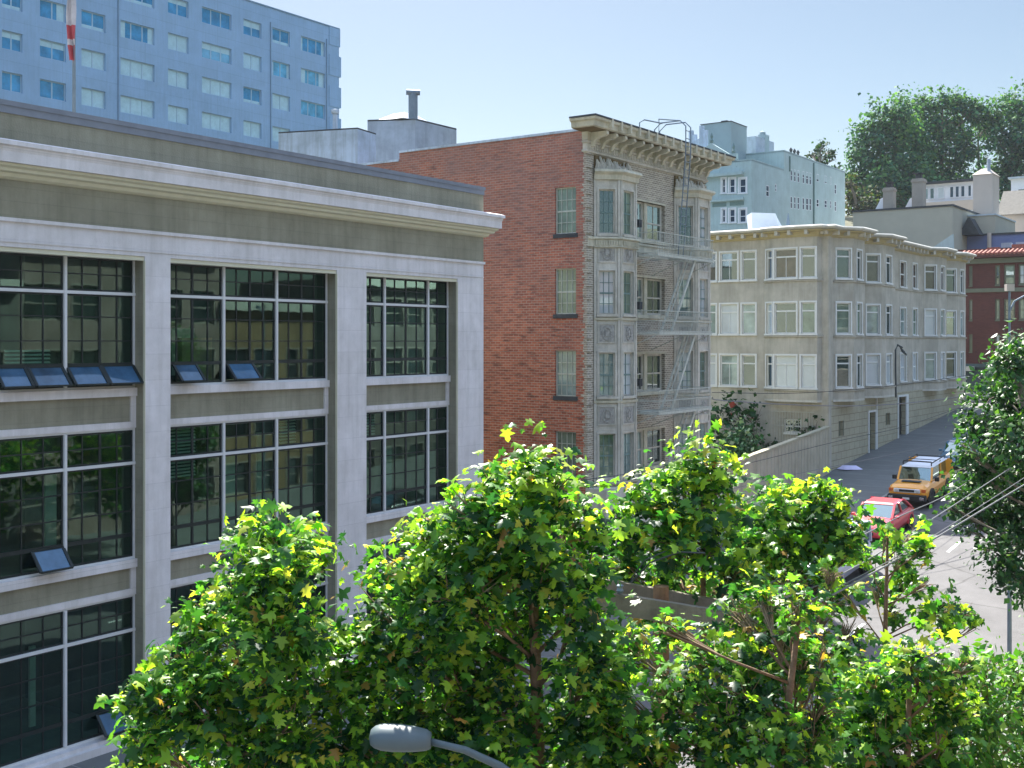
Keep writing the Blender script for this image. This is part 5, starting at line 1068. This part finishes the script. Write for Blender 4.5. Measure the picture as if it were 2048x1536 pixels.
# near cobra-head street lamp
t0 = 10.3; pbs = base_at(1150, t0, .13); sl = thing("street_lamp", "grey street lamp with rounded head and slanting arm, in front of the foreground leaves", "street lamp", pbs, 0); ORG[sl.name] = (0, 0, 0)
def Q(u, v, t=t0): p = pix(u, v, t); return Vector((p.x - pbs[0], p.y - pbs[1], p.z - pbs[2]))
mb = MB(); a, b = Q(738, 1476), Q(862, 1483); n = 14; e = (b - a); prof = [(.0, .02), (.03, .55), (.1, .8), (.22, .97), (.38, 1), (.55, .98), (.75, .9), (.92, .78), (1, .6)]
R_ = 30 / FPX * t0
for q, r in prof:
    c = a + e * q
    for k in range(n):
        an = 2 * math.pi * k / n; sy = math.sin(an); mb.v.append(tuple(c + Vector((0, math.cos(an) * R_ * 1.15 * r, sy * R_ * r * (1 if sy > 0 else .75)))))
for i in range(len(prof) - 1):
    for k in range(n): j = (k + 1) % n; mb.f.append((i * n + k, i * n + j, (i + 1) * n + j, (i + 1) * n + k))
mb.f.append(tuple(range(n))); mb.f.append(tuple((len(prof) - 1) * n + k for k in range(n)))
mb.build("lamp_head", M['lamp_grey'], sl, smooth=True)
mb = MB(); mb.tube([Q(860, 1483), Q(930, 1500), Q(1000, 1532), Q(1080, 1590), Q(1150, 1680)], [.03, .033, .036, .04, .044], 10); mb.build("arm", M['lamp_grey'], sl, smooth=True)
z_ = Q(1150, 1680).z; mb = MB(); mb.tube([(0, 0, 0), (0, 0, z_)], [.09, .06], 12); mb.build("pole", M['lamp_grey'], sl, smooth=True)
# sheet on the pavement
s, w, z = ground_at(1700, 943); mb = MB(); rr = random.Random(1); c = W(s, w, z + .14); n = 12
ring = [(math.cos(k / n * 6.283) * (.62 + .16 * rr.random()), math.sin(k / n * 6.283) * (.42 + .12 * rr.random())) for k in range(n)]
mb.v = [(0, 0, .2)] + [(x * .6, y * .6, .16 + .07 * rr.random()) for x, y in ring] + [(x, y, .0) for x, y in ring]
for k in range(n): j = (k + 1) % n; mb.f += [(0, 1 + k, 1 + j), (1 + k, 1 + n + k, 1 + n + j, 1 + j)]
o = mb.build("plastic_sheet", M['sheet'], smooth=True); o.location = c; tag(o, "crumpled lavender white sheet lying on the shaded street beside the house wall", "sheet")

# ================================================================== CARS
def car(name, label, cat, u, v, paintm, roofm, kind, slope=True, heading=PHI + math.pi, pos=None):
    if pos: s, w = pos; z = gz(s)
    else: s, w, z = ground_at(u, v)
    pitch = math.atan(.082) if (s > 37.5 and slope) else 0
    o = thing(name, label, cat, W(s, w, z + .004), heading, pitch=pitch if heading > 3 else -pitch); ORG[o.name] = (0, 0, 0)
    if kind == 'suv': Lh, hw, zb_, belt, roof = 2.3, .93, .42, 1.18, 1.82; cab = (1.0, .62, -2.15, -2.2); ctop = .74; st = [(2.3, .80, .55, .86), (2.22, .88, .5, 1.0), (2.0, .92, .45, 1.12), (1.0, .93, .42, 1.17), (-1.9, .93, .42, 1.18), (-2.22, .9, .5, 1.16), (-2.28, .86, .55, 1.1)]
    elif kind == 'van': Lh, hw, zb_, belt, roof = 2.4, .92, .35, 1.1, 1.95; cab = (1.9, 1.2, -2.2, -2.35); ctop = .8; st = [(2.4, .75, .4, .75), (2.2, .88, .36, .98), (1.8, .92, .35, 1.1), (-2.2, .92, .35, 1.12), (-2.4, .86, .42, 1.05)]
    else: Lh, hw, zb_, belt, roof = 2.2, .88, .28, .92, 1.42; cab = (1.0, .3, -.9, -1.75); ctop = .68; st = [(2.25, .55, .34, .56), (2.15, .74, .28, .68), (1.85, .84, .26, .78), (1.0, .88, .26, .90), (-1.2, .88, .26, .95), (-1.9, .84, .28, .92), (-2.15, .74, .34, .84), (-2.22, .6, .4, .74)]
    mb = MB(); m = 12
    for x, h, b, t in st:
        sec = [(-h * .9, b), (-h, b + (t - b) * .3), (-h, b + (t - b) * .6), (-h * .95, b + (t - b) * .88), (-h * .82, t), (-h * .4, t + .03), (0, t + .04)]
        sec = sec + [(-y, z_) for y, z_ in reversed(sec[:-1])]; m = len(sec); mb.v += [(x, y, z_) for y, z_ in sec]
    for i in range(len(st) - 1):
        for k in range(m): j = (k + 1) % m; mb.f.append((i * m + k, i * m + j, (i + 1) * m + j, (i + 1) * m + k))
    mb.f.append(tuple(range(m))); mb.f.append(tuple((len(st) - 1) * m + k for k in range(m)))
    body = mb.build("body", paintm, o, smooth=kind == 'sedan')
    fx, fr2, rr2, rx = cab; bw = hw * .93
    mb = MB(); lo = [(fx, -bw * .92), (fx, bw * .92), (rx, bw * .92), (rx, -bw * .92)]; hi = [(fr2, -ctop), (fr2, ctop), (rr2, ctop), (rr2, -ctop)]
    mb.hexa([(x, y, belt - .02) for x, y in lo] + [(x, y, roof - .06) for x, y in hi]); mb.build("glasshouse", M['car_glass'], o)
    mb = MB(); hx = (fr2 + rr2) / 2
    mb.hexa([(fr2 + .06, -ctop - .03, roof - .07), (fr2 + .06, ctop + .03, roof - .07), (rr2 - .06, ctop + .03, roof - .07), (rr2 - .06, -ctop - .03, roof - .07), (fr2 - .12, -ctop * .85, roof), (fr2 - .12, ctop * .85, roof), (rr2 + .12, ctop * .85, roof), (rr2 + .12, -ctop * .85, roof)])
    mb.build("roof", roofm, o, bevel=.03)
    mb = MB()
    for sg in (-1, 1):
        b_ = sg * bw * .93; t_ = sg * (ctop + .01)
        mb.bar((fx + .01, b_, belt - .03), (fr2 + .01, t_, roof - .05), .09, .07); mb.bar((rx - .01, b_, belt - .03), (rr2 - .01, t_, roof - .05), .16 if kind != 'suv' else .3, .08)
        xm = (fr2 + rr2) / 2 + .1; xb = (fx + rx) / 2; mb.bar((xb, b_ * 1.01, belt - .03), (xm - (0 if kind != 'suv' else .1), t_, roof - .05), .09, .05)
        if kind == 'suv': mb.bar((-1.75, b_ * 1.02, belt - .03), (-1.8, t_, roof - .05), .62, .06)
        mb.bar((fx, b_, belt - .01), (rx, b_, belt - .01), .06, .06)
    mb.build("pillar", paintm, body)
    wr = .39 if kind == 'suv' else .31
    for x in (Lh * .62, -Lh * .6):
        for sg in (-1, 1):
            tire = MB(); y = sg * (hw - .1); tire.lathe([(wr * .58, -.11), (wr * .92, -.12), (wr, -.08), (wr, .08), (wr * .92, .12), (wr * .58, .11)], (x, y, wr), 'y', 22)
            wh = MB(); wh.lathe([(0, .0), (wr * .2, .02 * sg), (wr * .25, .05 * sg), (wr * .5, .06 * sg), (wr * .6, .1 * sg)], (x, y, wr), 'y', 18)
            tt = tire.build("wheel", M['rubber'], o, smooth=True); wh.build("rim", M['chrome'], tt)
            ar = MB()
            for k in range(9):
                a0 = math.pi * k / 9; a1 = math.pi * (k + 1) / 9; r0 = wr * 1.12; r1 = wr * 1.38
                p = [(x + r0 * math.cos(a0), wr + r0 * math.sin(a0)), (x + r1 * math.cos(a0), wr + r1 * math.sin(a0)), (x + r1 * math.cos(a1), wr + r1 * math.sin(a1)), (x + r0 * math.cos(a1), wr + r0 * math.sin(a1))]
                y0, y1 = sg * (hw - .06), sg * (hw + .035); ar.hexa([(a, y0, b) for a, b in p] + [(a, y1, b) for a, b in p])
            ar.build("wheel_arch", M['black_trim'] if kind == 'suv' else paintm, body)
            wa = MB(); wa.lathe([(0, 0), (wr * 1.13, 0)], (x, sg * (hw + .004), wr), 'y', 22); wa.build("wheel_well", M['black_trim'], body)
    if kind == 'suv':
        mb = MB(); mb.box((2.15, -.9, .42), (2.46, .9, .72)); mb.box((-2.45, -.9, .42), (-2.2, .9, .72)); mb.build("bumper", M['black_trim'], o, bevel=.05)
        mb = MB(); mb.box((2.28, -.62, .8), (2.335, .62, .99)); gr = mb.build("grille", M['white'], o, bevel=.02)
        mb = MB(); mb.box((2.3, -.36, .84), (2.345, .36, .95)); mb.build("grille_opening", M['black_trim'], gr)
        for sg in (-1, 1):
            mb = MB(); mb.lathe([(0, .07), (.08, .06), (.1, 0)], (2.3, sg * .49, .895), 'x', 14); mb.build("headlight", M['head'], o)
            mb = MB(); mb.box((2.16, sg * .68, .84), (2.3, sg * .86, .98)); mb.build("indicator", M['amber'], o)
            mb = MB(); mb.box((2.2, sg * .62, .5), (2.48, sg * .84, .64)); mb.build("bumper_corner", M['chrome'], o, bevel=.02)
            mb = MB(); mb.tube([(.5, sg * .68, 1.82), (.5, sg * .68, 1.95), (-1.9, sg * .68, 1.95), (-1.9, sg * .68, 1.82)], .028, 6)
            if sg > 0:
                for x in (-.5, -1.6): mb.tube([(x, -.68, 1.95), (x, .68, 1.95)], .02, 5)
                mb.tube([(.45, -.68, 2.0), (.5, 0, 2.02), (.45, .68, 2.0)], .035, 6)
            mb.build("roof_rack", M['black_trim'], o)
            mb = MB(); mb.box((.75, sg * .92, 1.15), (.9, sg * 1.12, 1.35)); mb.build("mirror", M['black_trim'], o, bevel=.02)
            mb = MB(); mb.box((-1.05, sg * .9, .36), (1.05, sg * .97, .46)); mb.build("side_step", M['black_trim'], o)
        mb = MB(); mb.box((1.35, -.45, 1.2), (1.7, .45, 1.235)); mb.build("bonnet_scoop", M['black_trim'], body, bevel=.02)
    else:
        for sg in (-1, 1):
            mb = MB(); x0 = Lh - .08; mb.hexa([(x0 + .06, sg * .42, .52), (x0 - .12, sg * .78, .54), (x0 - .2, sg * .76, .56), (x0 - .1, sg * .42, .54), (x0 + .0, sg * .42, .66), (x0 - .2, sg * .76, .7), (x0 - .3, sg * .74, .7), (x0 - .16, sg * .42, .67)]); mb.build("headlight", M['head'], o)
            mb = MB(); mb.box((fx - .2, sg * (hw + .0), belt - .02), (fx - .05, sg * (hw + .17), belt + .1)); mb.build("mirror", paintm, o, bevel=.02)
            mb = MB(); mb.box((-Lh - .0, sg * .5, .6), (-Lh + .15, sg * .78, .76)); mb.build("tail_light", M['amber'], o)
        mb = MB(); mb.box((Lh - .1, -.35, .4), (Lh + .06, .35, .52)); mb.build("grille", M['black_trim'], o)
    mb = MB(); mb.box((Lh + (.17 if kind == 'suv' else .03), -.16, .5), (Lh + (.185 if kind == 'suv' else .07), .16, .6)); mb.build("number_plate", M['white'], o)
    return o
car("off_road_car", "orange boxy off-road car with white roof and black roof rack, behind the red car", "car", 1842, 1000, paint("orange_paint", (.80, .34, .012)), M['white'], 'suv')
red = paint("red_paint", (.62, .045, .06)); car("red_sedan", "red sedan parked nose down the hill in front of the orange car", "car", 1764, 1066, red, red, 'sedan')
blue = paint("blue_paint", (.05, .16, .26)); car("blue_car", "blue car half hidden by the dark tree, parked behind the orange car", "car", 1925, 930, blue, blue, 'sedan')
silv = paint("silver_blue_paint", (.42, .45, .62)); car("silver_van", "pale blue-silver van glimpsed through the leaves, downhill of the red car", "van", 1660, 1160, silv, silv, 'van', pos=None)
blk = paint("dark_grey_paint", (.04, .045, .05)); car("dark_car", "dark parked car cut by the right edge of the picture beside the near kerb", "car", 0, 0, blk, blk, 'sedan', pos=(45.3, 7.95), heading=PHI)

# ================================================================== HAZE
hz = bpy.data.materials.new("haze"); hz.use_nodes = True; nt = hz.node_tree; nt.nodes.remove(nt.nodes["Principled BSDF"])
pv = nt.nodes.new("ShaderNodeVolumePrincipled"); pv.inputs["Color"].default_value = (.80, .90, 1, 1); pv.inputs["Density"].default_value = .00011; pv.inputs["Anisotropy"].default_value = .1
nt.links.new(pv.outputs[0], nt.nodes["Material Output"].inputs["Volume"])
mb = MB(); c_ = [(-90, -80), (340, -80), (340, 220), (-90, 220)]
mb.hexa([W(a, b, -11.5) for a, b in c_] + [W(a, b, 52) for a, b in c_]); o = mb.build("haze", hz); tag(o, kind="stuff")
scene.cycles.volume_bounces = 0; scene.cycles.volume_step_rate = 5; scene.cycles.volume_max_steps = 64
